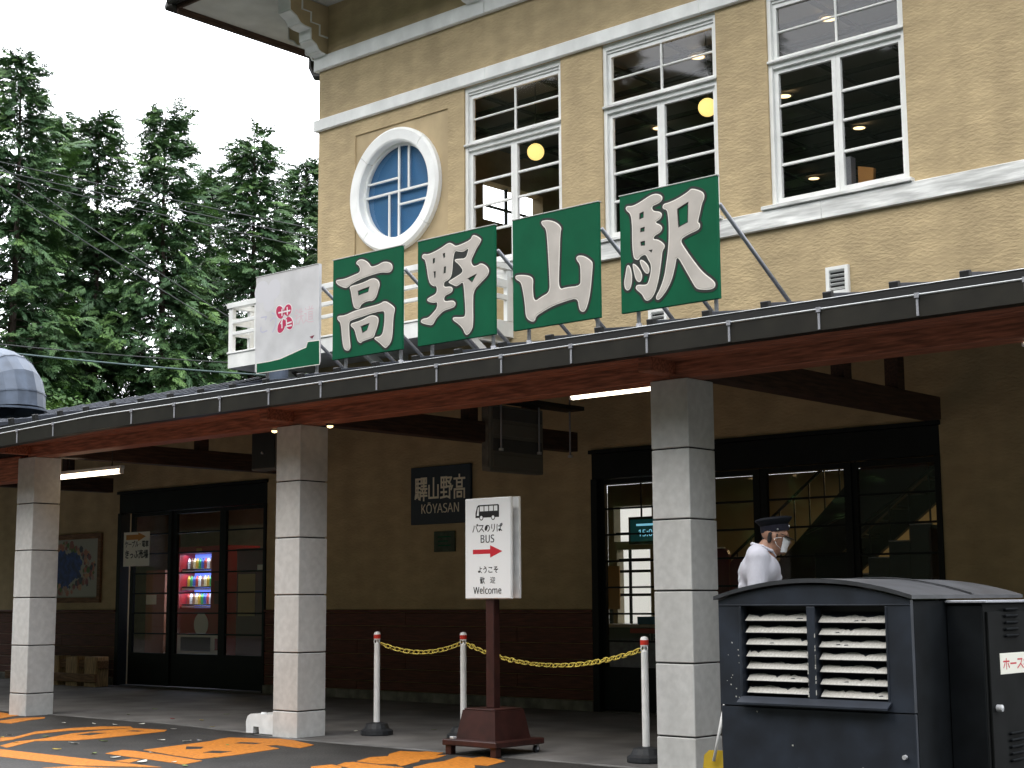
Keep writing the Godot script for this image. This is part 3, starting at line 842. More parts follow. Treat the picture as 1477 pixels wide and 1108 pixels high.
	# left wing
	bx("wing_side_wall", Vector3(-11.0, 0, -9.0), Vector3(-10.75, 4.6, WZ - 0.26), M.stucco, station)
	bx("wing_back_wall", Vector3(-11.0, 0, -9.25), Vector3(-0.06, 4.6, -9.01), M.stucco, station)
	# the hall inside
	bx("hall_floor", Vector3(-10.9, -0.1, -12.0), Vector3(16.7, 0.012, WZ - 0.02), M.hall_floor, station)
	bx("hall_ceiling", Vector3(-10.74, 3.5, -12.0), Vector3(16.74, 3.8, WZ - 0.26), M.interior, station)
	part("hall_back_wall", walls([-0.06, 16.75, 0.012, 3.499], [[0.14, 0.90, 0.95, 2.30], [0.08, 0.95, 2.45, 3.10]], -12.2, -12.0), M.interior, station)
	bx("hall_partition", Vector3(-0.3, 0.012, -9.0), Vector3(-0.05, 3.499, WZ - 0.26), M.interior, station)
	bx("hall_side_wall", Vector3(-0.29, 0.012, -12.0), Vector3(-0.061, 3.499, -9.26), M.interior, station)
	bx("back_window_bar", Vector3(0.36, 0.95, -12.1), Vector3(0.41, 2.30, -12.06), M.frame_black, station)
	for y in [1.45, 1.88, 2.09]:
		bx("back_window_bar", Vector3(0.14, y, -12.11), Vector3(0.90, y + 0.05, -12.055), M.frame_black, station)
	bx("back_window_bar", Vector3(0.08, 2.58, -12.11), Vector3(0.95, 2.62, -12.055), M.frame_black, station)
	# stairs to the upper floor
	var sr := holder("staircase", station)
	var zs := -7.6
	var side_poly := PackedVector2Array([Vector2(4.9, 0.25), Vector2(5.35, 0.25), Vector2(8.9, 2.95), Vector2(8.9, 3.45), Vector2(8.35, 3.45)])
	part("stringer", prism(side_poly, zs, zs + 0.08), M.black, sr, Vector3(-0.3, 0, 0))
	part("stringer", prism(side_poly, zs - 1.0, zs - 0.92), M.black, sr, Vector3(-0.3, 0, 0))
	for k in 16:
		bx("tread", Vector3(4.75 + 0.235 * k, 0.36 + 0.185 * k, zs - 0.92), Vector3(5.03 + 0.235 * k, 0.40 + 0.185 * k, zs), M.interior_dark, sr)
	for k in 13:
		bx("baluster", Vector3(5.2 + 0.235 * k, 0.78 + 0.185 * k, zs + 0.03), Vector3(5.22 + 0.235 * k, 1.68 + 0.185 * k, zs + 0.05), M.black, sr, 0.002)
	part("handrail", tube([Vector3(4.85, 1.45, zs + 0.04), Vector3(5.2, 1.68, zs + 0.04), Vector3(8.05, 3.93 - 0.05, zs + 0.04)], 0.022, 6), M.black, sr)
	for k in 6:
		bx("step", Vector3(7.6 + 0.28 * k, 0.012, zs + 0.5), Vector3(7.879 + 0.28 * k, 1.30 + 0.19 * k, zs + 1.4), M.black, sr)
		bx("step_nosing", Vector3(7.6 + 0.28 * k, 1.302 + 0.19 * k, zs + 1.35), Vector3(7.885 + 0.28 * k, 1.316 + 0.19 * k, zs + 1.405), M.grey_steel, sr)
		bx("baluster", Vector3(7.72 + 0.28 * k, 1.317 + 0.19 * k, zs + 0.53), Vector3(7.74 + 0.28 * k, 2.18 + 0.19 * k, zs + 0.55), M.black, sr, 0.002)
	part("handrail", tube([Vector3(7.65, 2.14, zs + 0.54), Vector3(9.3, 3.25, zs + 0.54)], 0.022, 6), M.black, sr)

func rooms() -> void:
	# lamps of the upper room
	var first: Node3D
	var k := 0
	for s in [[3.2, -9.35, "deepest left"], [5.6, -7.0, "nearest"], [5.6, -9.35, "middle"], [5.65, -11.6, "second deepest"], [7.74, -6.98, "rightmost"], [3.5, -13.8, "last"]]:
		var p := Vector3(s[0], 9.105, s[1])
		var lb := "small round downlight in the upper room ceiling, %s of those seen through the windows" % s[2]
		if k == 0:
			first = thing("downlight", lb, "light", p, 0.0, "downlights in the upper room")
			part("lamp", lathe([Vector2(0, 0), Vector2(0.10, 0.0), Vector2(0.10, 0.02), Vector2(0, 0.02)], 20), M.downlight, first)
			part("rim", lathe([Vector2(0.10, -0.005), Vector2(0.135, 0.0), Vector2(0.135, 0.02)], 20), M.white_paint, first)
		else:
			dup(first, lb, p)
		k += 1
	for s in [[3.38, "left"], [6.42, "middle"]]:
		var g := thing("globe_lamp", "glowing yellow globe lamp hanging behind the %s upper window" % s[1], "lamp", Vector3(s[0], 7.93, -6.0), 0.0, "globe lamps in the upper room")
		var sp := SphereMesh.new()
		sp.radius = 0.125
		sp.height = 0.25
		part("globe", sp, M.lamp_globe, g)
		part("cord", tube([Vector3(0, 0.125, 0), Vector3(0, 1.18, 0)], 0.008, 6), M.black, g)
		var li := OmniLight3D.new()
		li.name = "globe_light"
		li.light_color = Color(1.0, 0.78, 0.4)
		li.light_energy = 0.22
		li.light_size = 0.1
		li.omni_range = 20.0
		li.omni_attenuation = 2.0
		li.shadow_enabled = true
		g.add_child(li)
	# hall: things seen through the doors
	var v := thing("vending_machine", "lit red drinks vending machine behind the middle pane of the left entrance", "vending machine", Vector3(-4.45, 0.012, -6.4))
	var sh := prism(PackedVector2Array([Vector2(-0.72, 0), Vector2(0.72, 0), Vector2(0.72, 2.36), Vector2(-0.72, 2.36)]), -0.35, 0.35, [PackedVector2Array([Vector2(-0.66, 1.28), Vector2(0.25, 1.28), Vector2(0.25, 2.24), Vector2(-0.66, 2.24)])])
	part("cabinet", sh, M.vending_red, v)
	bx("display", Vector3(-0.655, 1.285, -0.02), Vector3(0.245, 2.235, 0.02), M.display_blue, v)
	sheet("display_glass", Vector2(-0.655, 1.285), Vector2(0.245, 2.235), 0.312, M.pane, v)
	var cols := [L(0.4, 0.05, 0.03), L(0.05, 0.3, 0.08), L(0.6, 0.5, 0.3), L(0.7, 0.7, 0.7), L(0.05, 0.1, 0.4), L(0.5, 0.3, 0.03), L(0.2, 0.1, 0.05)]
	for c in cols.size(): mat("drink%d" % c, cols[c], 0.4)
	var can := lathe([Vector2(0, 0), Vector2(0.033, 0), Vector2(0.033, 0.15), Vector2(0.015, 0.19), Vector2(0.015, 0.21), Vector2(0, 0.21)], 8)
	for r in 3:
		bx("shelf", Vector3(-0.65, 1.29 + 0.31 * r, 0.03), Vector3(0.24, 1.32 + 0.31 * r, 0.30), M.paper, v)
		bx("price_strip", Vector3(-0.65, 1.325 + 0.31 * r, 0.29), Vector3(0.24, 1.352 + 0.31 * r, 0.302), M.black, v)
		for i in 11:
			part("drink", can, M["drink%d" % ((i * 3 + r * 5) % 7)], v, Vector3(-0.60 + 0.08 * i, 1.33 + 0.31 * r, 0.18))
	part("badge", prism(circle(Vector2(0.0, 1.0), 0.2, 24), 0.351, 0.356), M.paper, v)
	bx("hatch", Vector3(-0.66, 0.48, 0.351), Vector3(0.62, 0.84, 0.37), M.paper, v)
	bx("hatch_flap", Vector3(-0.55, 0.54, 0.371), Vector3(0.30, 0.78, 0.376), M.black, v)
	bx("button", Vector3(0.42, 0.56, 0.371), Vector3(0.52, 0.76, 0.378), M.vending_red, v)
	bx("coin_panel", Vector3(0.36, 1.35, 0.351), Vector3(0.6, 1.75, 0.36), M.machine_dark, v)
	part("maker_mark", latin("DRINK", 0.05), M.arrow_orange, v, Vector3(-0.1, 2.30, 0.352)).mesh = box_mesh(Vector3(0.16, 0.05, 0.004))
	var vl := AreaLight3D.new()
	vl.name = "display_light"
	vl.area_size = Vector2(0.88, 0.94)
	vl.light_energy = 0.5
	vl.light_color = Color(0.8, 0.88, 1.0)
	vl.area_range = 20.0
	vl.area_attenuation = 2.0
	vl.shadow_enabled = true
	vl.position = Vector3(-0.205, 1.76, 0.33)
	vl.rotation = Vector3(0, PI, 0)
	v.add_child(vl)
	var il := AreaLight3D.new()
	il.name = "shelf_light"
	il.area_size = Vector2(0.85, 0.05)
	il.light_energy = 0.4
	il.light_color = Color(0.85, 0.9, 1.0)
	il.area_range = 20.0
	il.area_attenuation = 2.0
	il.shadow_enabled = true
	il.position = Vector3(-0.205, 2.225, 0.22)
	il.rotation = Vector3(-PI / 2, 0, 0)
	v.add_child(il)
	for sh_n in 2:
		var i2: AreaLight3D = il.duplicate()
		i2.name = "shelf_light_%03d" % (sh_n + 1)
		i2.position.y = 1.58 + 0.31 * sh_n
		v.add_child(i2)
	var v2 := thing("ticket_machine", "unlit dark red machine with a tan notice, behind the right pane of the left entrance", "machine", Vector3(-2.85, 0.012, -6.2))
	bx("cabinet", Vector3(-0.45, 0, -0.35), Vector3(0.45, 2.28, 0.30), M.machine_dark, v2)
	bx("notice", Vector3(-0.40, 1.15, 0.301), Vector3(0.05, 1.85, 0.306), M.paper_tan, v2)
	bx("notice", Vector3(0.1, 1.9, 0.301), Vector3(0.25, 2.0, 0.306), M.paper, v2)
	bx("trim", Vector3(0.38, 0.4, 0.301), Vector3(0.41, 1.9, 0.31), M.steel, v2)
	var ob := thing("notice_board", "orange standing board with a white slip, behind the left pane of the left entrance", "notice board", Vector3(-5.35, 0.012, -5.75))
	bx("board", Vector3(-0.28, 0.2, -0.04), Vector3(0.28, 1.95, 0.04), M.orange_panel, ob)
	bx("slip", Vector3(-0.26, 1.35, 0.041), Vector3(0.05, 1.52, 0.046), M.paper, ob)
	bx("foot", Vector3(-0.3, 0, -0.2), Vector3(0.3, 0.2, 0.2), M.black, ob)
	var ct := thing("ticket_counter", "ticket counter with a blue tray and red edge behind the right entrance", "counter", Vector3(5.2, 0.012, -5.9))
	bx("counter_body", Vector3(-0.6, 0, -0.4), Vector3(1.1, 1.02, 0.3), M.black, ct)
	bx("counter_front", Vector3(-0.55, 0.42, 0.301), Vector3(1.05, 0.86, 0.32), M.plaque_green, ct)
	bx("counter_top", Vector3(-0.65, 1.022, -0.42), Vector3(1.15, 1.06, 0.34), M.grey_steel, ct)
	bx("red_edge", Vector3(0.1, 0.95, 0.322), Vector3(1.0, 1.01, 0.345), M.vending_red, ct)
	bx("tray", Vector3(0.15, 1.062, 0.0), Vector3(0.75, 1.16, 0.25), M.blue_board, ct)
	part("lettering", latin("1R", 0.09), M.plinth, ct, Vector3(0.45, 0.90, 0.325))
	var bd := thing("departure_board", "hanging departure board reading 15:08 behind the right entrance", "screen", Vector3(4.40, 2.40, -7.6))
	bx("case", Vector3(-0.6, -0.2, -0.08), Vector3(0.6, 0.2, 0.06), M.black, bd)
	bx("screen", Vector3(-0.56, -0.16, 0.061), Vector3(0.56, 0.16, 0.066), M.screen_teal, bd)
	part("time", latin("15:08", 0.10), M.screen_text, bd, Vector3(-0.25, -0.04, 0.068))
	part("line", latin("------", 0.07), M.screen_text, bd, Vector3(0.0, 0.08, 0.068)).mesh = box_mesh(Vector3(0.9, 0.03, 0.003))
	bx("exit_strip", Vector3(-0.1, -0.36, -0.05), Vector3(0.5, -0.21, 0.03), M.screen_green, bd)
	part("hanger", tube([Vector3(-0.4, 0.2, 0), Vector3(-0.4, 1.14, 0)], 0.015, 6), M.black, bd)
	part("hanger", tube([Vector3(0.4, 0.2, 0), Vector3(0.4, 1.14, 0)], 0.015, 6), M.black, bd)
	var nt := thing("paper_notice", "tan paper notice on a stand behind the left pane of the right entrance", "notice", Vector3(4.25, 0.012, -6.5))
	bx("sheet", Vector3(-0.2, 1.25, 0), Vector3(0.18, 1.85, 0.02), M.paper_tan, nt)
	bx("stand", Vector3(-0.03, 0, -0.04), Vector3(0.03, 1.5, -0.005), M.black, nt)
	var rc := thing("brochure_rack", "dark red rack with rounded white-edged tops beside the right pillar, behind the doors", "rack", Vector3(6.55, 0.012, -6.1))
	for s in [[-0.30, 2.03, 0.42], [0.30, 1.90, 0.5]]:
		var w: float = s[2] / 2.0 + 0.06
		var p := PackedVector2Array([Vector2(-w, 0.2), Vector2(w, 0.2)])
		for q in 7: p.append(Vector2(w - 0.1, s[1] - 0.1) + Vector2.from_angle(PI / 2 * q / 6.0) * 0.1)
		for q in 7: p.append(Vector2(-w + 0.1, s[1] - 0.1) + Vector2.from_angle(PI / 2 + PI / 2 * q / 6.0) * 0.1)
		part("back_panel", prism(p, -0.03, 0.03), M.machine_dark, rc, Vector3(s[0], 0, 0))
		bx("white_edge", Vector3(s[0] - w + 0.08, s[1] + 0.001, -0.03), Vector3(s[0] + w - 0.08, s[1] + 0.018, 0.035), M.paper, rc)
	bx("shelf", Vector3(-0.6, 0.0, -0.2), Vector3(0.6, 0.2, 0.25), M.black, rc)
	bx("leaflet", Vector3(0.15, 1.35, 0.032), Vector3(0.28, 1.55, 0.04), M.paper, rc)
	var lamp := thing("hall_lamp", "pale strip lamp on the hall ceiling behind the right entrance", "lamp", Vector3(7.0, 3.46, -9.0))
	bx("lamp_body", Vector3(-0.6, 0.0, -0.06), Vector3(0.6, 0.039, 0.06), M.white_paint, lamp)
	bx("lamp_tube", Vector3(-0.58, -0.03, -0.03), Vector3(0.58, -0.001, 0.03), M.tube_light, lamp, 0.01)
	var li := AreaLight3D.new()
	li.name = "lamp_light"
	li.area_size = Vector2(1.1, 0.06)
	li.light_energy = 8.0
	li.light_color = Color(1.0, 0.86, 0.62)
	li.area_range = 20.0
	li.area_attenuation = 2.0
	li.shadow_enabled = true
	li.position = Vector3(0, -0.04, 0)
	li.rotation = Vector3(-PI / 2, 0, 0)
	lamp.add_child(li)
	var lamp2 := thing("hall_lamp", "pale strip lamp on the hall ceiling behind the left entrance", "lamp", Vector3(-3.6, 3.46, -6.9))
	bx("lamp_body", Vector3(-0.6, 0.0, -0.06), Vector3(0.6, 0.039, 0.06), M.white_paint, lamp2)
	bx("lamp_tube", Vector3(-0.58, -0.03, -0.03), Vector3(0.58, -0.001, 0.03), M.tube_light, lamp2, 0.01)
	var l3: AreaLight3D = li.duplicate()
	l3.light_energy = 1.6
	lamp2.add_child(l3)
	var tp := tag(part("platform_wall", walls([-8.0, 9.0, 0.0, 4.0], [], -0.2, 0.0), M.white_wall, null, Vector3(0, 0, -19.5)), "white wall beyond the platform, seen through the hall's back windows", "wall")
	var br := thing("bar_rail", "black gate rail in the hall, right of the man in the cap", "rail", Vector3(7.9, 0.012, -6.5))
	bx("rail_panel", Vector3(-0.35, 0.5, -0.03), Vector3(0.15, 1.95, 0.03), M.frame_black, br)
	part("rail_bar", tube([Vector3(-0.5, 2.2, 0), Vector3(0.12, 2.42, 0), Vector3(0.12, 1.95, 0)], 0.02, 6), M.black, br)
	bx("rail_foot", Vector3(-0.35, 0, -0.2), Vector3(0.15, 0.5, 0.2), M.black, br)

# ---------------------------------------------------------------- canopy
const EY := 3.60      # roof surface at the eave, z = 0.62
const SLOPE := 0.165

func roof_y(z: float) -> float: return EY + (0.62 - z) * SLOPE

func canopy() -> void:
	var c := thing("canopy", "long brown timber canopy with metal roof and gutter on square stone pillars", "canopy")
	var x0 := -12.0
	var x1 := 18.0
	var st := start()
	var pr := PackedVector2Array([Vector2(0.62, EY), Vector2(WZ + 0.002, roof_y(WZ)), Vector2(WZ + 0.002, roof_y(WZ) - 0.07), Vector2(0.60, EY - 0.07)])
	part("roof_sheet", prism(pr, -x1, -x0), M.roof_metal, c, Vector3.ZERO, Vector3(0, -PI / 2, 0))
	# battens every 0.546 m, each with its end cap
	var len := sqrt(pow(0.63 - WZ, 2) + pow(roof_y(WZ) - EY, 2))
	var tilt := atan(SLOPE)
	var k := -33
	while 5.88 + 0.546 * k < x1:
		var x := 5.88 + 0.546 * k
		var cy := roof_y((0.63 + WZ) / 2.0) + 0.03
		var bt := part("batten", box_mesh(Vector3(0.055, 0.07, len - 0.05), 0.006), M.batten_metal, c, Vector3(x, cy, (0.60 + WZ) / 2.0), Vector3(tilt, 0, 0))
		part("end_cap", box_mesh(Vector3(0.075, 0.09, 0.05), 0.006), M.black, bt, Vector3(0, 0.004, len / 2 - 0.02))
		k += 1
	# eave flashing and gutter; the left end dips a little
	for seg in [[2.40, x1, 0.0], [x0, 2.397, 0.026]]:
		var piv := Vector3(2.40, 3.5, 0)
		var g := holder("gutter", c, piv, Vector3(0, 0, seg[2]))
		var a: float = seg[0] - 2.40
		var b: float = seg[1] - 2.40
		bx("flashing", Vector3(a, EY - 0.075 - 3.5, 0.622), Vector3(b, EY + 0.012 - 3.5, 0.64), M.black, g)
		bx("flashing_lip", Vector3(a, EY + 0.013 - 3.5, 0.60), Vector3(b, EY + 0.022 - 3.5, 0.646), M.bright_lip, g)
		var gp := start()
		add_box(gp, Vector3(a, 3.365 - 3.5, 0.735), Vector3(b, 3.515 - 3.5, 0.75))
		add_box(gp, Vector3(a, 3.365 - 3.5, 0.63), Vector3(b, 3.38 - 3.5, 0.735))
		add_box(gp, Vector3(a, 3.38 - 3.5, 0.625), Vector3(b, 3.50 - 3.5, 0.632))
		part("gutter_trough", done(gp), M.gutter_metal, g)
		bx("gutter_lip", Vector3(a, 3.516 - 3.5, 0.733), Vector3(b, 3.530 - 3.5, 0.757), M.bright_lip, g)
		var x := -0.0
		for i in range(-18, 20):
			var xx: float = 0.01 + 0.79 * i
			if xx < a + 0.03 or xx > b - 0.03: continue
			var s2 := start()
			add_box(s2, Vector3(xx - 0.009, 3.372 - 3.5, 0.752), Vector3(xx + 0.009, 3.532 - 3.5, 0.758))
			add_box(s2, Vector3(xx - 0.017, 3.50 - 3.5, 0.7585), Vector3(xx + 0.017, 3.537 - 3.5, 0.768))
			add_box(s2, Vector3(xx - 0.012, 3.532 - 3.5, 0.62), Vector3(xx + 0.012, 3.538 - 3.5, 0.758))
			part("gutter_strap", done(s2), M.grey_steel, g)
		bx("eave_board", Vector3(a, 3.40 - 3.5, 0.56), Vector3(b, 3.52 - 3.5, 0.60), M.red_timber, g)
	# soffit boards of the eave and the deck under the roof
	for i in 3:
		bx("soffit_board", Vector3(x0, 3.415 + 0.004 * i, 0.0 + 0.19 * i), Vector3(x1, 3.435 + 0.004 * i, 0.186 + 0.19 * i), M.red_timber, c)
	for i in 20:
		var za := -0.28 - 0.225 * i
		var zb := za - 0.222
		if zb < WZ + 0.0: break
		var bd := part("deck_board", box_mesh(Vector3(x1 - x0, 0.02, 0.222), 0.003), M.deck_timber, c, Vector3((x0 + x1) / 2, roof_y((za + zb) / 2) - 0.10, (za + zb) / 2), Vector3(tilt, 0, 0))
	# front beam in lengths that meet over the pillars
	var px := [-10.2, -5.1, 0.0, 5.188, 10.172, 15.2]
	for i in range(2, px.size()):
		var xa: float = px[i] - 0.197
		var xb: float = (px[i + 1] - 0.199) if i + 1 < px.size() else x1
		bx("front_beam", Vector3(xa, 3.268, -0.27), Vector3(xb, 3.60, -0.02), M.red_timber, c, 0.008)
	bx("front_beam", Vector3(x0, 2.985, -0.30), Vector3(-0.395, 3.30, -0.03), M.red_timber, c, 0.008)
	bx("filler_board", Vector3(x0, 3.302, -0.28), Vector3(-0.395, 3.60, -0.10), M.dark_timber, c, 0.008)
	bx("eave_purlin", Vector3(x0, 3.50, -0.018), Vector3(x1, 3.60, 0.06), M.red_timber, c)
	for x in px:
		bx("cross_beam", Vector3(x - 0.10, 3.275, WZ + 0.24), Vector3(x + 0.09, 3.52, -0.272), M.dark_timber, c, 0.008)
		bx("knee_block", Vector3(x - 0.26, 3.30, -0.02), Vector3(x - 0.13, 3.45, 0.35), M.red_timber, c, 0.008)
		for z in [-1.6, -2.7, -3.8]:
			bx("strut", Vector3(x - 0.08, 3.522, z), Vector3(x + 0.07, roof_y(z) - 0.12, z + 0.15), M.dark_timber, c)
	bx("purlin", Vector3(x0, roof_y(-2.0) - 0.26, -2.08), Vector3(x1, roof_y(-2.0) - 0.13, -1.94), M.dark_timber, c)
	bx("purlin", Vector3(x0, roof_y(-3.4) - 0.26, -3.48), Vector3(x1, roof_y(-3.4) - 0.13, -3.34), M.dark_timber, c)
	# pillars of stone blocks with dark open joints
	var n := 0
	for x in px:
		var col := holder("pillar", c, Vector3(x - 0.1965, 0, -0.196))
		bx("core", Vector3(-0.18, -0.02, -0.18), Vector3(0.18, 3.26, 0.18), M.joint, col)
		var ys := [-0.03, 0.272, 0.872, 1.472, 2.072, 2.672, 3.266]
		for i in ys.size() - 1:
			var lo: float = ys[i] + (0.007 if i > 0 else 0.0)
			var hi: float = ys[i + 1] - (0.006 if i < ys.size() - 2 else 0.0)
			var d := 0.0008 * ((i * 5 + n * 3) % 3)
			bx("stone_block", Vector3(-0.1965 + d, lo, -0.196 + d), Vector3(0.1965 - d, hi, 0.196 - d), M["stone%d" % ((i * 2 + n) % 3)], col, 0.006)
		n += 1
	# the steeper roof of the left wing behind
	var w := PackedVector2Array([Vector2(-1.5, roof_y(-1.5) + 0.002), Vector2(WZ, 4.885), Vector2(-5.6, 4.90), Vector2(-9.4, 4.60), Vector2(-9.4, 4.50), Vector2(WZ, 4.70), Vector2(-1.9, roof_y(-1.9) - 0.05)])
	part("wing_roof", prism(w, 0.066, 12.0), M.roof_metal, station, Vector3.ZERO, Vector3(0, -PI / 2, 0))
	var l2 := sqrt(pow(-1.5 - WZ, 2) + pow(4.885 - roof_y(-1.5), 2))
	var t2 := atan2(4.885 - roof_y(-1.5), -1.5 - WZ)
	for i in 22:
		part("wing_batten", box_mesh(Vector3(0.055, 0.07, l2), 0.006), M.batten_metal, station, Vector3(-0.35 - 0.546 * i, (4.885 + roof_y(-1.5)) / 2 + 0.03, (-1.5 + WZ) / 2), Vector3(t2, 0, 0))

func tube_lamp(x0: float, x1: float, y: float, z: float, label: String) -> void:
	var t := thing("tube_lamp", label, "lamp", Vector3((x0 + x1) / 2, y, z), 0.0, "lit tube lamps under the canopy")
	var h := (x1 - x0) / 2
	part("tube", tube([Vector3(-h, 0, 0), Vector3(h, 0, 0)], 0.030, 12), M.tube_light, t)
	bx("lamp_body", Vector3(-h - 0.02, 0.032, -0.035), Vector3(h + 0.02, 0.075, 0.035), M.white_paint, t)
	for s in [-1, 1]:
		bx("lamp_end", Vector3(s * h - 0.012, -0.03, -0.03), Vector3(s * h + 0.012, 0.031, 0.03), M.plastic_white, t)
		part("lamp_hanger", tube([Vector3(s * h * 0.7, 0.075, 0), Vector3(s * h * 0.7, roof_y(z) - 0.11 - y, 0)], 0.008, 6), M.black, t)
	var li := AreaLight3D.new()
	li.name = "tube_glow"
	li.area_size = Vector2(x1 - x0, 0.05)
	li.light_energy = 0.25
	li.light_color = Color(1.0, 0.84, 0.62)
	li.light_size = 0.05
	li.area_range = 20.0
	li.area_attenuation = 2.0
	li.shadow_enabled = true
	li.position = Vector3(0, -0.036, 0)
	li.rotation = Vector3(-PI / 2, 0, 0)
	t.add_child(li)

func under_canopy() -> void:
	tube_lamp(-0.67, 0.75, 3.08, -0.8, "lit tube lamp beside the leftmost pillar")
	tube_lamp(8.50, 9.72, 3.30, -0.5, "lit tube lamp just left of the right pillar's top")
	tube_lamp(13.0, 14.2, 3.27, -0.3, "tip of a lit tube lamp at the right edge")
	var first: Node3D
	for s in [[5.43, 3.25, -0.2, "right"], [4.58, 3.26, -0.15, "left"]]:
		if first == null:
			first = thing("spot_lamp", "tiny lit spot lamp at the right of the middle pillar's top", "lamp", Vector3(s[0], s[1], s[2]), 0.0, "spot lamps at the middle pillar")
			part("bulb", lathe([Vector2(0, -0.03), Vector2(0.03, -0.02), Vector2(0.035, 0.0), Vector2(0, 0.001)], 12), M.downlight, first)
			part("socket", lathe([Vector2(0.042, -0.004), Vector2(0.05, 0.03), Vector2(0.0, 0.05)], 12), M.black, first)
		else:
			dup(first, "tiny lit spot lamp at the left of the middle pillar's top", Vector3(s[0], s[1], s[2]))
	# hanging unit, held by rods at the cross beam above the middle pillar
	var h := thing("hanging_display", "dark grey display case hung by rods from the cross beam right of the middle pillar", "display", Vector3(5.5, 2.93, -3.1))
	bx("case", Vector3(-0.30, 0.0, -0.70), Vector3(-0.16, 0.80, 0.28), M.case_grey, h, 0.01)
	for k in 4: bx("face_slat", Vector3(-0.159, 0.05 + 0.19 * k, -0.66), Vector3(-0.145, 0.20 + 0.19 * k, 0.24), M.interior_dark if k % 2 else M.case_grey, h)
	bx("side_panel", Vector3(-0.285, 0.04, 0.281), Vector3(-0.175, 0.76, 0.295), M.plinth, h)
	for z in [-0.55, 0.15, -1.15]:
		part("rod", tube([Vector3(-0.1, 0.26, z), Vector3(-0.1, 1.0, z)], 0.012, 8), M.grey_steel, h)
		part("rod_nut", lathe([Vector2(0, -0.02), Vector2(0.03, -0.02), Vector2(0.03, 0.01), Vector2(0, 0.01)], 8), M.steel, h, Vector3(-0.1, 0.26, z))
	bx("rail", Vector3(-0.2, 0.82, -1.2), Vector3(0.1, 0.87, 0.5), M.black, h)
	var sp := thing("loudspeaker", "dark box loudspeaker hung left of the middle pillar under the canopy", "loudspeaker", Vector3(3.36, 2.95, -1.0))
	bx("cabinet", Vector3(-0.23, 0, -0.2), Vector3(0.23, 0.46, 0.0), M.interior_dark, sp, 0.01)
	bx("grille", Vector3(-0.21, 0.02, 0.001), Vector3(0.21, 0.44, 0.012), M.black, sp)
	part("knob", lathe([Vector2(0.015, 0), Vector2(0.015, 0.02), Vector2(0, 0.02)], 8), M.grey_steel, sp, Vector3(0.0, 0.2, 0.013), Vector3(PI / 2, 0, 0))
	bx("hanger", Vector3(-0.05, 0.461, -0.15), Vector3(0.05, 0.75, -0.06), M.black, sp)
	# wall plaques
	var p := thing("station_plaque", "navy wall plaque with cream characters over KŌYASAN", "sign", Vector3(2.05, 2.46, WZ + 0.002))
	bx("board", Vector3(0, 0, 0), Vector3(1.16, 0.81, 0.05), M.plaque_navy, p, 0.006)
	part("characters", writing(["eki", "yama", "no_field", "taka"], Vector2(0.085, 0.675), Vector2(0.245, 0.34), 0.029, 1.02), M.plaque_letter, p, Vector3(0, 0, 0.052))
	var kt := part("latin_name", latin("KŌYASAN", 0.130), M.plaque_letter, p, Vector3(0.585, 0.215, 0.053))
	kt.scale = Vector3(0.98, 1, 1)
	var g := thing("green_plaque", "small dull green plaque on the wall below the navy plaque", "plaque", Vector3(2.49, 2.07, WZ + 0.002))
	bx("plate", Vector3(0, 0, 0), Vector3(0.40, 0.285, 0.03), M.plaque_green, g)
	for k in 3:
		bx("raised_line", Vector3(0.08, 0.20 - 0.06 * k, 0.0302), Vector3(0.33 - 0.05 * (k % 2), 0.215 - 0.06 * k, 0.033), M.panel_green, g, 0.001)
	# framed picture on the left
	var f := thing("framed_picture", "framed picture with a blue centre and pink and green figures, left of the entrance", "picture", Vector3(-7.95, 1.40, WZ + 0.002))
	var w := 2.32
	var hh := 1.21
	part("frame", prism(PackedVector2Array([Vector2(0, 0), Vector2(w, 0), Vector2(w, hh), Vector2(0, hh)]), 0.0, 0.05, [PackedVector2Array([Vector2(0.09, 0.09), Vector2(w - 0.09, 0.09), Vector2(w - 0.09, hh - 0.09), Vector2(0.09, hh - 0.09)])]), M.raw_timber_dark, f)
	var im := Image.create(240, 128, false, Image.FORMAT_RGB8)
	im.fill(Color(0.62, 0.62, 0.58))
	var r := RandomNumberGenerator.new()
	r.seed = 77
	var n := FastNoiseLite.new()
	n.seed = 4
	n.frequency = 0.03
	for y in 128:
		for x in 240:
			var d := Vector2((x - 120) / 62.0, (y - 62) / 40.0).length() + 0.5 * n.get_noise_2d(x, y)
			if d < 0.95: im.set_pixel(x, y, Color(0.14, 0.24, 0.48) * (1.0 + 0.5 * n.get_noise_2d(x * 2, y * 2)))
	var pal := [Color(0.66, 0.42, 0.36), Color(0.55, 0.33, 0.30), Color(0.72, 0.55, 0.42), Color(0.30, 0.42, 0.22), Color(0.22, 0.24, 0.30), Color(0.50, 0.28, 0.30), Color(0.62, 0.50, 0.46)]
	for i in 150:
		var a := r.randf() * TAU
		var q := Vector2(120 + cos(a) * r.randf_range(66, 108), 62 + sin(a) * r.randf_range(40, 58))
		var cc: Color = pal[r.randi() % 7]
		var rr := r.randf_range(3, 8)
		for y in range(-9, 10):
			for x in range(-9, 10):
				if Vector2(x * 1.2, y).length() < rr + 2.5 * n.get_noise_2d(x * 9 + i * 40, y * 9):
					var X := int(q.x) + x
					var Y := int(q.y) + y
					if X > 2 and Y > 2 and X < 237 and Y < 125: im.set_pixel(X, Y, cc)
	var pm := mat("picture_print", Color.WHITE, 0.5)
	pm.albedo_texture = ImageTexture.create_from_image(im)
	var qm := QuadMesh.new()
	qm.size = Vector2(w - 0.18, hh - 0.18)
	part("print", qm, pm, f, Vector3(w / 2, hh / 2, 0.012))
	# bench made of thick timbers below it
	var b := thing("timber_bench", "low rack of thick sawn timbers below the framed picture", "bench", Vector3(-5.5, 0.0, -4.35))
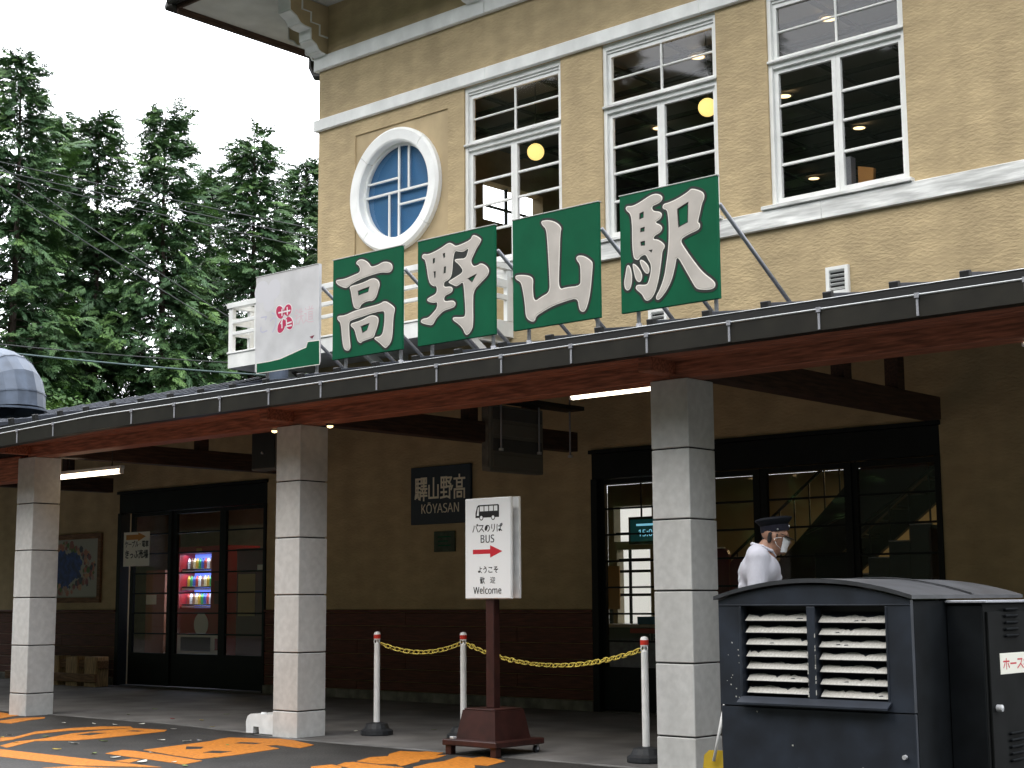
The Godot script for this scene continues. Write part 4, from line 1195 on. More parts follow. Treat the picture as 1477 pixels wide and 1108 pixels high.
	for x in [-1.95, -1.4, -0.85, -0.28, 0.28]:
		bx("upright", Vector3(x + 0.02, 0.0, -0.12), Vector3(x + 0.36, 0.50, 0.14), M.raw_timber, b, 0.012)
	bx("cross_timber", Vector3(-2.1, 0.30, -0.08), Vector3(0.7, 0.44, 0.10), M.raw_timber_dark, b, 0.01)
	bx("cross_timber", Vector3(-2.1, 0.08, 0.141), Vector3(0.7, 0.22, 0.20), M.raw_timber_dark, b, 0.01)
	var tk := thing("ticket_notice", "paper ticket office notice with an orange arrow on the left entrance door", "notice", Vector3(-4.955, 2.01, WZ + 0.035))
	bx("sheet", Vector3(0, 0, 0), Vector3(0.745, 0.58, 0.006), M.paper, tk, 0.001)
	part("arrow", prism(PackedVector2Array([Vector2(0.07, 0.45), Vector2(0.42, 0.45), Vector2(0.42, 0.42), Vector2(0.64, 0.50), Vector2(0.42, 0.57), Vector2(0.42, 0.535), Vector2(0.07, 0.535)]), 0.0062, 0.0068), M.arrow_orange, tk)
	part("writing", writing(["ke", "bar", "bu", "ru", "dot", "den", "sha"], Vector2(0.04, 0.43), Vector2(0.098, 0.11), 0.014), M.print_black, tk, Vector3(0, 0, 0.0064))
	part("writing", writing(["ki", "tsu", "pu", "uri", "ba_place"], Vector2(0.04, 0.275), Vector2(0.135, 0.145), 0.019), M.print_black, tk, Vector3(0, 0, 0.0064))

# ---------------------------------------------------------------- the five roof signs
func roof_sign(key: String, x: float, label: String) -> void:
	var zs := 0.35
	var s := thing("roof_sign", label, "sign", Vector3(x, 3.82, zs), 0.0, "square lettered panels standing on the canopy roof")
	var white := key == "logo"
	bx("panel", Vector3(0, 0, -0.035), Vector3(1.0 + (0.02 if white else 0.0), 1.025, 0.0), M.panel_white if white else M.panel_green, s, 0.003)
	bx("panel_rim", Vector3(-0.008, 1.026, -0.04), Vector3(1.008, 1.036, 0.004), M.panel_edge, s, 0.002)
	if not white:
		var n := 0
		for row in LETTERS[key]:
			var parts: PackedStringArray = row.split("|")
			var o := loop2(parts[0], 0.001, 2)
			var holes := []
			var inner_holes := []
			for i in range(1, parts.size()):
				var hl := loop2(parts[i], 0.001, 0)
				holes.append(hl)
				for q in Geometry2D.offset_polygon(hl, -0.012): inner_holes.append(q)
			var rim := o
			var dark: PackedVector2Array = Geometry2D.offset_polygon(o, 0.022, Geometry2D.JOIN_ROUND)[0]
			part("outline", prism(dark, 0.0005, 0.0015 + 0.0003 * n, inner_holes), M.letter_dark, s)
			part("letter_rim", prism(rim, 0.001, 0.0040 + 0.0003 * n, holes), M.letter_rim, s)
			var inner: Array = Geometry2D.offset_polygon(o, -0.009, Geometry2D.JOIN_ROUND)
			for q in inner:
				if not Geometry2D.is_polygon_clockwise(q): part("letter", prism(q, 0.001, 0.0065 + 0.0003 * n, holes), M.letter_cream, s)
			n += 1
	else:
		for k in ["l1", "l2", "l3", "l4"]:
			var o := loop2(LETTERS[k][0], 0.001, 1)
			part("emblem_halo", prism(Geometry2D.offset_polygon(o, 0.018, Geometry2D.JOIN_ROUND)[0], 0.0004, 0.0012), M.emblem_white, s)
			part("emblem", prism(Geometry2D.offset_polygon(o, 0.007, Geometry2D.JOIN_ROUND)[0], 0.0005, 0.0025), M.emblem_red, s)
		var st := start()
		var n := 0
		for w in ["386,596 566,597", "439,625 440,562", "522,632 527,567", "452,521 426,477", "441,491 443,432", "512,503 520,435 594,437", "519,465 593,472"]:
			add_stroke(st, loop2(w), 0.017, 0.003 + 0.0002 * n)
			n += 1
		part("emblem_lines", done(st), M.emblem_white, s)
		part("swoosh", prism(loop2(LETTERS.swoosh[0]), 0.0005, 0.003), M.panel_green, s)
		part("swoosh_edge", prism(Geometry2D.offset_polygon(loop2(LETTERS.swoosh[0]), 0.008)[0], 0.0002, 0.0018), M.letter_rim, s)
		part("triangle", prism(loop2(LETTERS.triangle[0]), 0.0005, 0.003), M.emblem_dark_red, s)
		part("faded_writing", writing(["ko", "u"], Vector2(0.06, 0.63), Vector2(0.16, 0.24), 0.014), M.faded_lilac, s)
		part("faded_writing", writing(["tetsu", "dou"], Vector2(0.63, 0.61), Vector2(0.155, 0.19), 0.009), M.faded_pink, s)
		for e in [[0.10, 0.86, 0.12], [0.30, 0.86, 0.11], [0.22, 0.72, 0.09]]:
			part("faded_mark", prism(circle(Vector2(e[0], e[1]), e[2], 20), 0.0002, 0.0006 + e[2] * 0.002), mat("faded_patch", L(0.63, 0.63, 0.672), 0.6) if not M.has("faded_patch") else M.faded_patch, s)
	# posts, foot sleeves and the raking braces down to the roof behind
	for px in [0.14, 0.93]:
		var y0: float = roof_y(zs) - 3.82 - 0.02
		part("post", tube([Vector3(px, y0, -0.06), Vector3(px, 1.0, -0.06)], 0.018, 10), M.steel, s)
		part("post_sleeve", tube([Vector3(px, y0, -0.06), Vector3(px, y0 + 0.10, -0.06)], 0.026, 10), M.grey_steel, s)
		var zb := -1.27
		part("brace", tube([Vector3(px + 0.05, 0.80, -0.07), Vector3(px + 0.05, roof_y(zs + zb) - 3.82, zb)], 0.019, 10), M.grey_steel, s)
		part("tie", tube([Vector3(px, roof_y(zs) - 3.82 + 0.05, -0.06), Vector3(px, roof_y(zs + zb) - 3.82 + 0.05, zb)], 0.014, 8), M.steel, s)
		bx("clip", Vector3(px - 0.03, 0.12, -0.062), Vector3(px + 0.03, 0.16, -0.036), M.steel, s)
	for yy in [0.15, 0.88]:
		bx("stiffener", Vector3(0.03, yy, -0.058), Vector3(0.97, yy + 0.03, -0.036), M.grey_steel, s)

func signs() -> void:
	roof_sign("logo", 4.84, "faded white roof sign with a red flower emblem and green swoosh")
	roof_sign("koh", 6.07, "green roof sign with the character 高, second from the left")
	roof_sign("ya", 7.29, "green roof sign with the character 野, in the middle")
	roof_sign("san", 8.515, "green roof sign with the character 山, second from the right")
	roof_sign("eki", 9.75, "green roof sign with the character 駅, nearest the viewer")

# ---------------------------------------------------------------- street furniture
func bollard_shape(b: Node3D) -> void:
	part("base", lathe([Vector2(0.0, 0.0), Vector2(0.165, 0.0), Vector2(0.172, 0.02), Vector2(0.17, 0.055), Vector2(0.135, 0.075), Vector2(0.115, 0.125), Vector2(0.05, 0.14), Vector2(0, 0.14)], 16), M.rubber, b)
	part("pole", lathe([Vector2(0.033, 0.12), Vector2(0.031, 0.95), Vector2(0.024, 0.962), Vector2(0, 0.962)], 16), M.plastic_white, b)
	part("neck", lathe([Vector2(0.012, 0.955), Vector2(0.012, 1.0)], 10), M.plastic_white, b)
	for a in 3:
		part("ring", tube([Vector3(0.03 * cos(a * 2.1), 0.955, 0.03 * sin(a * 2.1)), Vector3(0.033 * cos(a * 2.1), 0.98, 0.033 * sin(a * 2.1)), Vector3(0.026 * cos(a * 2.1), 1.0, 0.026 * sin(a * 2.1))], 0.006, 6), M.plastic_white, b)
	part("cap", lathe([Vector2(0, 0.995), Vector2(0.034, 0.995), Vector2(0.036, 1.005), Vector2(0.036, 1.055), Vector2(0.028, 1.075), Vector2(0, 1.083)], 16), M.plastic_white, b)
	part("red_band", lathe([Vector2(0.0368, 1.008), Vector2(0.0372, 1.01), Vector2(0.0372, 1.048), Vector2(0.0368, 1.05)], 16), M.reflect_red, b)

func chain(a: Vector3, b: Vector3, sag: float, label: String) -> void:
	var c := thing("chain", label, "chain", a, 0.0, "yellow chains between the white bollards")
	var link := link_mesh()
	var pts := []
	var n := 200
	for i in n + 1:
		var t := float(i) / n
		pts.append((b - a) * t + Vector3(0, -4 * sag * t * (1 - t), 0))
	var pitch := 0.060
	var acc := 0.0
	var k := 0
	for i in n:
		var d: float = pts[i].distance_to(pts[i + 1])
		acc += d
		if acc >= pitch:
			acc -= pitch
			var dir: Vector3 = (pts[i + 1] - pts[i]).normalized()
			var up := Vector3.UP
			var side := dir.cross(up).normalized()
			up = side.cross(dir)
			var bs := Basis(dir, up, side)
			bs = bs.rotated(dir, PI / 4 + (PI / 2 if k % 2 else 0.0) + rng.randf_range(-0.25, 0.25))
			var o := part("link", link, M.chain_yellow, c)
			o.transform = Transform3D(bs, pts[i])
			k += 1

func link_mesh() -> ArrayMesh:
	var p := []
	for k in 14:
		var a := TAU * k / 14.0
		p.append(Vector3(cos(a) * 0.019 + signf(cos(a)) * 0.019, sin(a) * 0.022, 0))
	var st := start()
	st.set_smooth_group(0)
	p.append(p[0])
	p.append(p[1])
	add_tube(st, p, [0.0056], 5, false)
	return done(st)

func furniture() -> void:
	var b := thing("bollard", "white bollard with red band, left end of the yellow chain", "bollard", Vector3(5.57, 0, -0.77), 0.0, "white bollards joined by yellow chain")
	bollard_shape(b)
	dup(b, "white bollard half hidden by the brown sign trolley", Vector3(6.63, 0, -0.98))
	dup(b, "white bollard just left of the right pillar", Vector3(9.43, 0, -0.32))
	chain(Vector3(5.57, 0.965, -0.77) + Vector3(0.035, 0, 0), Vector3(6.63 - 0.035, 0.965, -0.98), 0.095, "short yellow plastic chain between the two left bollards")
	chain(Vector3(6.63 + 0.035, 0.965, -0.98), Vector3(9.43 - 0.035, 0.965, -0.32), 0.175, "long yellow plastic chain behind the bus sign")
	# the bus stop sign on its trolley
	var s := thing("bus_sign", "white BUS and Welcome sign with a red arrow on a brown post and wheeled base", "sign", Vector3(7.83, 0, -0.11))
	bx("tray", Vector3(-0.335, 0.085, -0.34), Vector3(0.335, 0.14, 0.34), M.sign_brown, s, 0.008)
	var st := start()
	var lo := 0.245
	var hi := 0.20
	var y0 := 0.14
	var y1 := 0.40
	var A := [Vector3(-lo, y0, lo), Vector3(lo, y0, lo), Vector3(lo, y0, -lo), Vector3(-lo, y0, -lo)]
	var B := [Vector3(-hi, y1, hi), Vector3(hi, y1, hi), Vector3(hi, y1, -hi), Vector3(-hi, y1, -hi)]
	for k in 4: quad(st, A[k], A[(k + 1) % 4], B[(k + 1) % 4], B[k])
	quad(st, B[0], B[1], B[2], B[3]); quad(st, A[3], A[2], A[1], A[0])
	part("weight_box", done(st), M.sign_brown, s)
	bx("lid", Vector3(-hi + 0.01, y1, -hi + 0.01), Vector3(hi - 0.01, y1 + 0.015, hi - 0.01), M.sign_brown, s)
	bx("post", Vector3(-0.055, y1 + 0.015, -0.05), Vector3(0.045, 2.30, 0.04), M.sign_brown, s, 0.006)
	for p in [Vector3(-0.28, 0, 0.28), Vector3(0.28, 0, 0.28)]:
		bx("foot", p + Vector3(-0.035, 0, -0.035), p + Vector3(0.035, 0.085, 0.035), M.sign_brown, s)
	for p in [Vector3(0.28, 0, -0.28), Vector3(-0.28, 0, -0.28)]:
		var wh := holder("caster", s, p)
		part("wheel", lathe([Vector2(0, -0.015), Vector2(0.034, -0.015), Vector2(0.036, 0), Vector2(0.034, 0.015), Vector2(0, 0.015)], 14), M.rubber, wh, Vector3(0, 0.037, 0), Vector3(0, 0, PI / 2))
		bx("fork", Vector3(-0.026, 0.03, -0.012), Vector3(-0.018, 0.086, 0.012), M.grey_steel, wh, 0.002)
		bx("fork", Vector3(0.018, 0.03, -0.012), Vector3(0.026, 0.086, 0.012), M.grey_steel, wh, 0.002)
	bx("catch", Vector3(-0.25, 0.142, 0.28), Vector3(-0.20, 0.165, 0.325), M.steel, s)
	var fb := holder("board", s, Vector3(-0.29, 1.42, 0.045))
	bx("face", Vector3(0, 0, 0), Vector3(0.575, 0.935, 0.02), M.sign_white, fb, 0.004)
	bx("board_edge", Vector3(-0.006, -0.006, -0.012), Vector3(0.581, 0.941, 0.012), M.plastic_white, fb, 0.004)
	var bb := holder("board", s, Vector3(-0.29, 1.425, -0.085))
	bx("face", Vector3(0, 0, 0), Vector3(0.575, 0.935, 0.02), M.sign_white, bb, 0.004)
	bx("board_edge", Vector3(-0.006, -0.006, 0.006), Vector3(0.581, 0.941, 0.032), M.plastic_white, bb, 0.004)
	var z := 0.0203
	# bus pictogram
	var body := PackedVector2Array([Vector2(0.135, 0.755), Vector2(0.135, 0.80), Vector2(0.155, 0.86), Vector2(0.175, 0.875), Vector2(0.425, 0.875), Vector2(0.435, 0.865), Vector2(0.435, 0.755)])
	var holes := [PackedVector2Array([Vector2(0.15, 0.775), Vector2(0.178, 0.775), Vector2(0.178, 0.858), Vector2(0.166, 0.852)])]
	for k in 4:
		holes.append(PackedVector2Array([Vector2(0.19 + 0.06 * k, 0.815), Vector2(0.24 + 0.06 * k - (0.005 if k == 3 else 0.0), 0.815), Vector2(0.24 + 0.06 * k - (0.005 if k == 3 else 0.0), 0.863), Vector2(0.19 + 0.06 * k, 0.863)]))
	part("bus_picture", prism(body, z, z + 0.0006, holes), M.print_black, fb)
	for x in [0.21, 0.36]:
		part("bus_wheel", prism(circle(Vector2(x, 0.755), 0.026, 18), z + 0.0001, z + 0.0009), M.print_black, fb)
		part("bus_hub", prism(circle(Vector2(x, 0.755), 0.017, 18), z + 0.0002, z + 0.0012), M.sign_white, fb)
	part("writing", writing(["ba", "su", "no", "ri", "ha"], Vector2(0.095, 0.695), Vector2(0.076, 0.078), 0.0095), M.print_black, fb, Vector3(0, 0, z))
	part("writing", latin("BUS", 0.072, 1.0), M.print_black, fb, Vector3(0.285, 0.555, z + 0.001))
	part("arrow", prism(PackedVector2Array([Vector2(0.10, 0.415), Vector2(0.32, 0.415), Vector2(0.32, 0.378), Vector2(0.475, 0.436), Vector2(0.32, 0.494), Vector2(0.32, 0.457), Vector2(0.10, 0.457)]), z, z + 0.0006), M.print_red, fb)
	part("writing", writing(["yo", "u", "ko", "so"], Vector2(0.155, 0.30), Vector2(0.067, 0.066), 0.0075), M.print_black, fb, Vector3(0, 0, z))
	part("writing", writing(["kan", "", "gei"], Vector2(0.185, 0.205), Vector2(0.066, 0.068), 0.0055), M.print_black, fb, Vector3(0, 0, z))
	part("writing", latin("Welcome", 0.062), M.print_black, fb, Vector3(0.285, 0.075, z + 0.001))
	# water-filled weight behind the middle pillar
	var w := thing("white_weight", "white plastic banner weight with a socket behind the middle pillar's foot", "weight", Vector3(4.60, 0, -0.22))
	var pf := PackedVector2Array([Vector2(-0.30, 0.015), Vector2(-0.19, 0.015), Vector2(-0.18, 0.085), Vector2(-0.09, 0.085), Vector2(-0.08, 0.015), Vector2(0.30, 0.015), Vector2(0.30, 0.18), Vector2(0.27, 0.215), Vector2(-0.23, 0.215), Vector2(-0.28, 0.19), Vector2(-0.305, 0.13)])
	part("tank", prism(pf, -0.17, 0.17), M.plastic_white, w)
	part("socket", lathe([Vector2(0.045, 0.2), Vector2(0.04, 0.31), Vector2(0.052, 0.312), Vector2(0.052, 0.345), Vector2(0.03, 0.35), Vector2(0.0, 0.35)], 16), M.plastic_white, w, Vector3(0.13, 0, 0))
	part("plug", lathe([Vector2(0.03, 0.21), Vector2(0.03, 0.228), Vector2(0, 0.23)], 14), M.plastic_white, w, Vector3(-0.15, 0, 0.05))
	# yellow pan leaning at the right pillar
	var d := thing("dustpan", "yellow dustpan with a long white handle leaning by the right pillar", "dustpan", Vector3(10.52, 0.0, 0.22))
	part("pan", prism(PackedVector2Array([Vector2(-0.11, 0.0), Vector2(0.11, 0.0), Vector2(0.10, 0.16), Vector2(0.06, 0.20), Vector2(-0.06, 0.20), Vector2(-0.10, 0.16)]), -0.02, 0.02), M.tool_yellow, d, Vector3(0, 0.01, 0), Vector3(-0.15, 0.3, 0))
	bx("pan_side", Vector3(0.085, 0.02, -0.10), Vector3(0.105, 0.17, 0.0), M.black, d)
	bx("pan_side", Vector3(-0.11, 0.02, -0.10), Vector3(-0.09, 0.17, 0.0), M.tool_yellow, d)
	part("handle", tube([Vector3(0.0, 0.13, 0.035), Vector3(0.10, 0.60, 0.0)], 0.013, 10), M.plastic_white, d)
	part("grip", tube([Vector3(0.10, 0.60, 0.0), Vector3(0.104, 0.62, 0.0)], 0.015, 10), M.plastic_white, d)

func enclosure() -> void:
	var x0 := 12.65
	var x1 := 13.83
	var z1 := 3.30
	var z0 := 1.98
	var t := thing("equipment_box", "large navy metal equipment box with arched roof and peeling white louvres", "equipment box", Vector3((x0 + x1) / 2, 0, (z0 + z1) / 2))
	var hw := (x1 - x0) / 2
	var hz := (z1 - z0) / 2
	var arch := func(w: float, y: float, rise: float) -> PackedVector2Array:
		var p := PackedVector2Array()
		for k in 17:
			var u := -1.0 + k / 8.0
			p.append(Vector2(u * w, y + rise * (1.0 - u * u)))
		return p
	# front wall with the louvre opening; arched head
	var front := PackedVector2Array([Vector2(-hw, 0.822), Vector2(hw, 0.822)])
	var top: PackedVector2Array = arch.call(hw, 1.395, 0.083)
	top.reverse()
	front.append_array(top)
	var lx0 := 12.80 - (x0 + x1) / 2
	var lx1 := 13.685 - (x0 + x1) / 2
	part("front_panel", prism(front, hz - 0.03, hz, [PackedVector2Array([Vector2(lx0, 0.865), Vector2(lx1, 0.865), Vector2(lx1, 1.365), Vector2(lx0, 1.365)])]), M.navy_metal, t)
	bx("lower_panel", Vector3(-hw, 0.0, hz - 0.03), Vector3(hw, 0.816, hz - 0.004), M.navy_metal, t)
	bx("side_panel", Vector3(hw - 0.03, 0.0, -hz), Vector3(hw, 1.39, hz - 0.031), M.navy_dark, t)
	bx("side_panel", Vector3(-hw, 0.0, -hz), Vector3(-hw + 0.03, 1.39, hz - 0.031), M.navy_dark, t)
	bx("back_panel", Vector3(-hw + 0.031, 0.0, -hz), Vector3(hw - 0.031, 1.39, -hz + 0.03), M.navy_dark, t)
	bx("inner_screen", Vector3(-hw + 0.04, 0.3, hz - 0.13), Vector3(hw - 0.04, 1.38, hz - 0.11), M.black, t)
	bx("head_seam", Vector3(-hw + 0.002, 1.366, hz - 0.002), Vector3(hw - 0.002, 1.374, hz + 0.004), M.navy_metal, t, 0.002)
	var st := start()
	var a: PackedVector2Array = arch.call(hw + 0.02, 1.40, 0.090)
	var b: PackedVector2Array = arch.call(hw + 0.02, 1.42, 0.093)
	b.reverse()
	var roof := PackedVector2Array(a)
	roof.append_array(b)
	part("roof", prism(roof, -hz - 0.03, hz + 0.02), M.roof_grey, t)
	var seam := PackedVector2Array(arch.call(hw + 0.021, 1.424, 0.093))
	var s2: PackedVector2Array = arch.call(hw + 0.021, 1.431, 0.093)
	s2.reverse()
	seam.append_array(s2)
	part("roof_seam", prism(seam, -0.05, -0.02), M.roof_grey, t)
	# louvres: two banks of seven, bare and peeling
	var chip := RandomNumberGenerator.new()
	chip.seed = 11
	var mid := (lx0 + lx1) / 2
	for side in 2:
		var xa := lx0 + 0.01 if side == 0 else mid + 0.03
		var xb := mid - 0.03 if side == 0 else lx1 - 0.01
		for k in 7:
			var y := 1.31 - 0.0655 * k - (0.008 if side else 0.0)
			var sl := part("louvre_slat", box_mesh(Vector3(xb - xa, 0.006, 0.085), 0.002), M.navy_metal, t, Vector3((xa + xb) / 2, y, hz - 0.055), Vector3(0.72, 0, 0))
			# the bare, chipped strip at the slat's lower half
			var low := PackedVector2Array([Vector2(xa + 0.004, 0.0), Vector2(xb - 0.004, 0.0)])
			var n := 24
			for i in n + 1:
				var u := 1.0 - float(i) / n
				var h := 0.050 + 0.008 * sin(i * 0.55 + k * 1.9 + side) + chip.randf_range(-0.004, 0.004)
				if chip.randf() < 0.08: h -= 0.016
				low.append(Vector2(lerpf(xa + 0.004, xb - 0.004, u), h))
			part("bare_paint", prism(low, 0.0035, 0.0048), M.chipped, sl, Vector3(-(xa + xb) / 2, 0.0, 0.0425), Vector3(-PI / 2, 0, 0))
			for i in 3:
				if chip.randf() < 0.18:
					var q := Vector2(lerpf(xa, xb, chip.randf_range(0.1, 0.9)), chip.randf_range(0.008, 0.02))
					part("paint_flake", prism(PackedVector2Array([q, q + Vector2(0.028, 0.002), q + Vector2(0.022, 0.010), q + Vector2(0.004, 0.007)]), 0.0049, 0.0055), M.navy_metal, sl, Vector3(-(xa + xb) / 2, 0.0, 0.0425), Vector3(-PI / 2, 0, 0))
	bx("louvre_post", Vector3(mid - 0.026, 0.868, hz - 0.07), Vector3(mid + 0.026, 1.362, hz + 0.004), M.navy_metal, t)
	for i in 30:
		var q := Vector2(mid + (0.02 if i % 2 else -0.026), chip.randf_range(0.88, 1.2))
		var hh := chip.randf_range(0.006, 0.03)
		part("paint_chip", prism(PackedVector2Array([q, q + Vector2(0.006, 0.002), q + Vector2(0.005, hh), q + Vector2(0.0005, hh * 0.8)]), hz + 0.0035, hz + 0.0055), M.chipped, t)
	for r in [[lx0 - 0.012, lx0, 0.868, 1.362], [lx1, lx1 + 0.012, 0.868, 1.362]]:
		bx("louvre_frame", Vector3(r[0], r[2], hz - 0.06), Vector3(r[1], r[3], hz + 0.006), M.navy_metal, t, 0.003)
	part("louvre_sill", prism(PackedVector2Array([Vector2(0, 0.0), Vector2(0.055, -0.03), Vector2(0.055, -0.02), Vector2(0.0, 0.012)]), -lx1 - 0.02, -lx0 + 0.01), M.navy_metal, t, Vector3(0, 0.862, hz), Vector3(0, -PI / 2, 0))
	for i in 22:
		var q := Vector2(chip.randf_range(lx0, lx1), chip.randf_range(0.0, 0.9))
		part("sill_chip", box_mesh(Vector3(0.02 + 0.04 * chip.randf(), 0.003, 0.006), 0.001), M.chipped, t, Vector3(q.x, 0.862 - 0.012 - 0.018 * q.y, hz + 0.012 + 0.030 * q.y), Vector3(0.55, 0, 0))
	for i in 18:
		var q := Vector2(chip.randf_range(-hw + 0.03, -hw + 0.13), chip.randf_range(0.86, 1.2)) if i < 12 else Vector2(chip.randf_range(-hw, hw), chip.randf_range(0.45, 0.8))
		var r := chip.randf_range(0.0025, 0.006)
		part("paint_chip", prism(PackedVector2Array([q, q + Vector2(r, -r * 0.4), q + Vector2(r * 1.3, r), q + Vector2(-r * 0.2, r * 1.2)]), hz - 0.004, hz + 0.0012), M.chipped, t)
	part("latch", lathe([Vector2(0.012, 0), Vector2(0.012, 0.02), Vector2(0, 0.02)], 8), M.steel, t, Vector3(hw - 0.06, 0.60, hz), Vector3(PI / 2, 0, 0))
	# the hose cabinet fixed to its right side
	var c := thing("hose_cabinet", "black hose cabinet with a white red-lettered label beside the navy equipment box", "cabinet", Vector3(13.95, 0, 2.25))
	bx("cabinet_body", Vector3(-0.115, 0.0, -0.75), Vector3(0.085, 1.375, 0.65), M.cabinet_black, c, 0.006)
	bx("front_side", Vector3(-0.113, 0.01, 0.651), Vector3(0.083, 1.36, 0.655), M.navy_dark, c, 0.002)
	bx("cabinet_door", Vector3(0.086, 0.06, -0.70), Vector3(0.10, 1.33, 0.62), M.cabinet_black, c, 0.003)
	bx("cabinet_top", Vector3(-0.115, 1.376, -0.77), Vector3(0.115, 1.39, 0.67), M.grey_steel, c, 0.003)
	bx("label_plate", Vector3(0.1005, 1.00, -0.05), Vector3(0.103, 1.11, 0.50), M.paper, c, 0.001)
	part("writing", writing(["ho", "bar", "su", "kaku", "nou"], Vector2(-0.47, 1.085), Vector2(0.088, 0.062), 0.0085), M.print_red, c, Vector3(0.1032, 0, 0), Vector3(0, PI / 2, 0))
	part("handle", lathe([Vector2(0.018, 0), Vector2(0.018, 0.03), Vector2(0, 0.035)], 12), M.steel, c, Vector3(0.10, 0.83, 0.56), Vector3(0, 0, -PI / 2))
	for k in 5:
		for yy in [0.55, 1.20]:
			part("vent_louvre", box_mesh(Vector3(0.02, 0.012, 0.16), 0.004), M.navy_dark, c, Vector3(0.108, yy + 0.035 * k, 0.35), Vector3(0, 0, 0.5))

func roof_things() -> void:
	# the duct hood over the left end of the roof
	var d := thing("duct_hood", "blue-grey sheet metal duct hood bent down over the left end of the roof", "duct", Vector3(-3.15, 4.17, -1.5))
	var path := []
	var c := Vector3(-1.0, 0.0, 0)
	var r := 0.60
	var R := 0.86
	var mid := Vector3(-0.95, 0.27, 0)
	for k in 6:
		var a := PI / 2 * k / 5.0
		path.append(mid + Vector3(cos(a) * R, sin(a) * R * 0.45, 0))
	path.insert(0, path[0] + Vector3(0.02, -0.18, 0))
	path.append(path[-1] + Vector3(-1.2, 0, 0))
	var st := start()
	# gored elbow: rings kept square to the path, flat gores between
	add_tube(st, path, [0.52, 0.52, 0.52, 0.52, 0.51, 0.50, 0.50, 0.50], 20, false)
	part("elbow", done(st), M.duct_metal, d)
	for k in [1, 3, 5]:
		var seam := start()
		var dir: Vector3 = (path[k + 1] - path[k - 1]).normalized()
		add_tube(seam, [path[k] - dir * 0.012, path[k] + dir * 0.012], [0.53], 20, false)
		part("seam", done(seam), M.duct_metal, d)
	part("mouth_rim", tube([path[0], path[0] + Vector3(0, 0.03, 0)], 0.53, 20, false), M.duct_metal, d).mesh = lathe([Vector2(0.50, 0.0), Vector2(0.545, 0.0), Vector2(0.545, 0.03), Vector2(0.52, 0.03)], 20)
	d.get_node("mouth_rim").position = path[0]
	part("riser", tube([path[-1] + Vector3(0.3, 0, 0), path[-1] + Vector3(0.3, -1.2, 0)], 0.5, 16), M.duct_metal, d)
	var p := thing("vent_pipe", "short dark blue-grey pipe on the roof under the white sign", "pipe", Vector3(3.83, roof_y(-0.8) - 0.02, -0.8))
	part("pipe", lathe([Vector2(0.13, 0), Vector2(0.13, 0.32), Vector2(0.105, 0.32), Vector2(0.105, 0.25), Vector2(0, 0.25)], 20), M.duct_metal, p)
	part("collar", lathe([Vector2(0.17, 0), Vector2(0.16, 0.03), Vector2(0.13, 0.05)], 20), M.grey_steel, p)

# ---------------------------------------------------------------- ground
func flat(called: String, pts: PackedVector2Array, y0: float, y1: float, m: Material) -> MeshInstance3D:  # points are (x, z)
	var p := PackedVector2Array()
	for v in pts: p.append(Vector2(v.x, -v.y))
	var o := structure(called, prism(p, y0, y1), m)
	o.rotation = Vector3(-PI / 2, 0, 0)
	return o

func pts_of(s: String) -> PackedVector2Array: return loop2(s, 1.0)

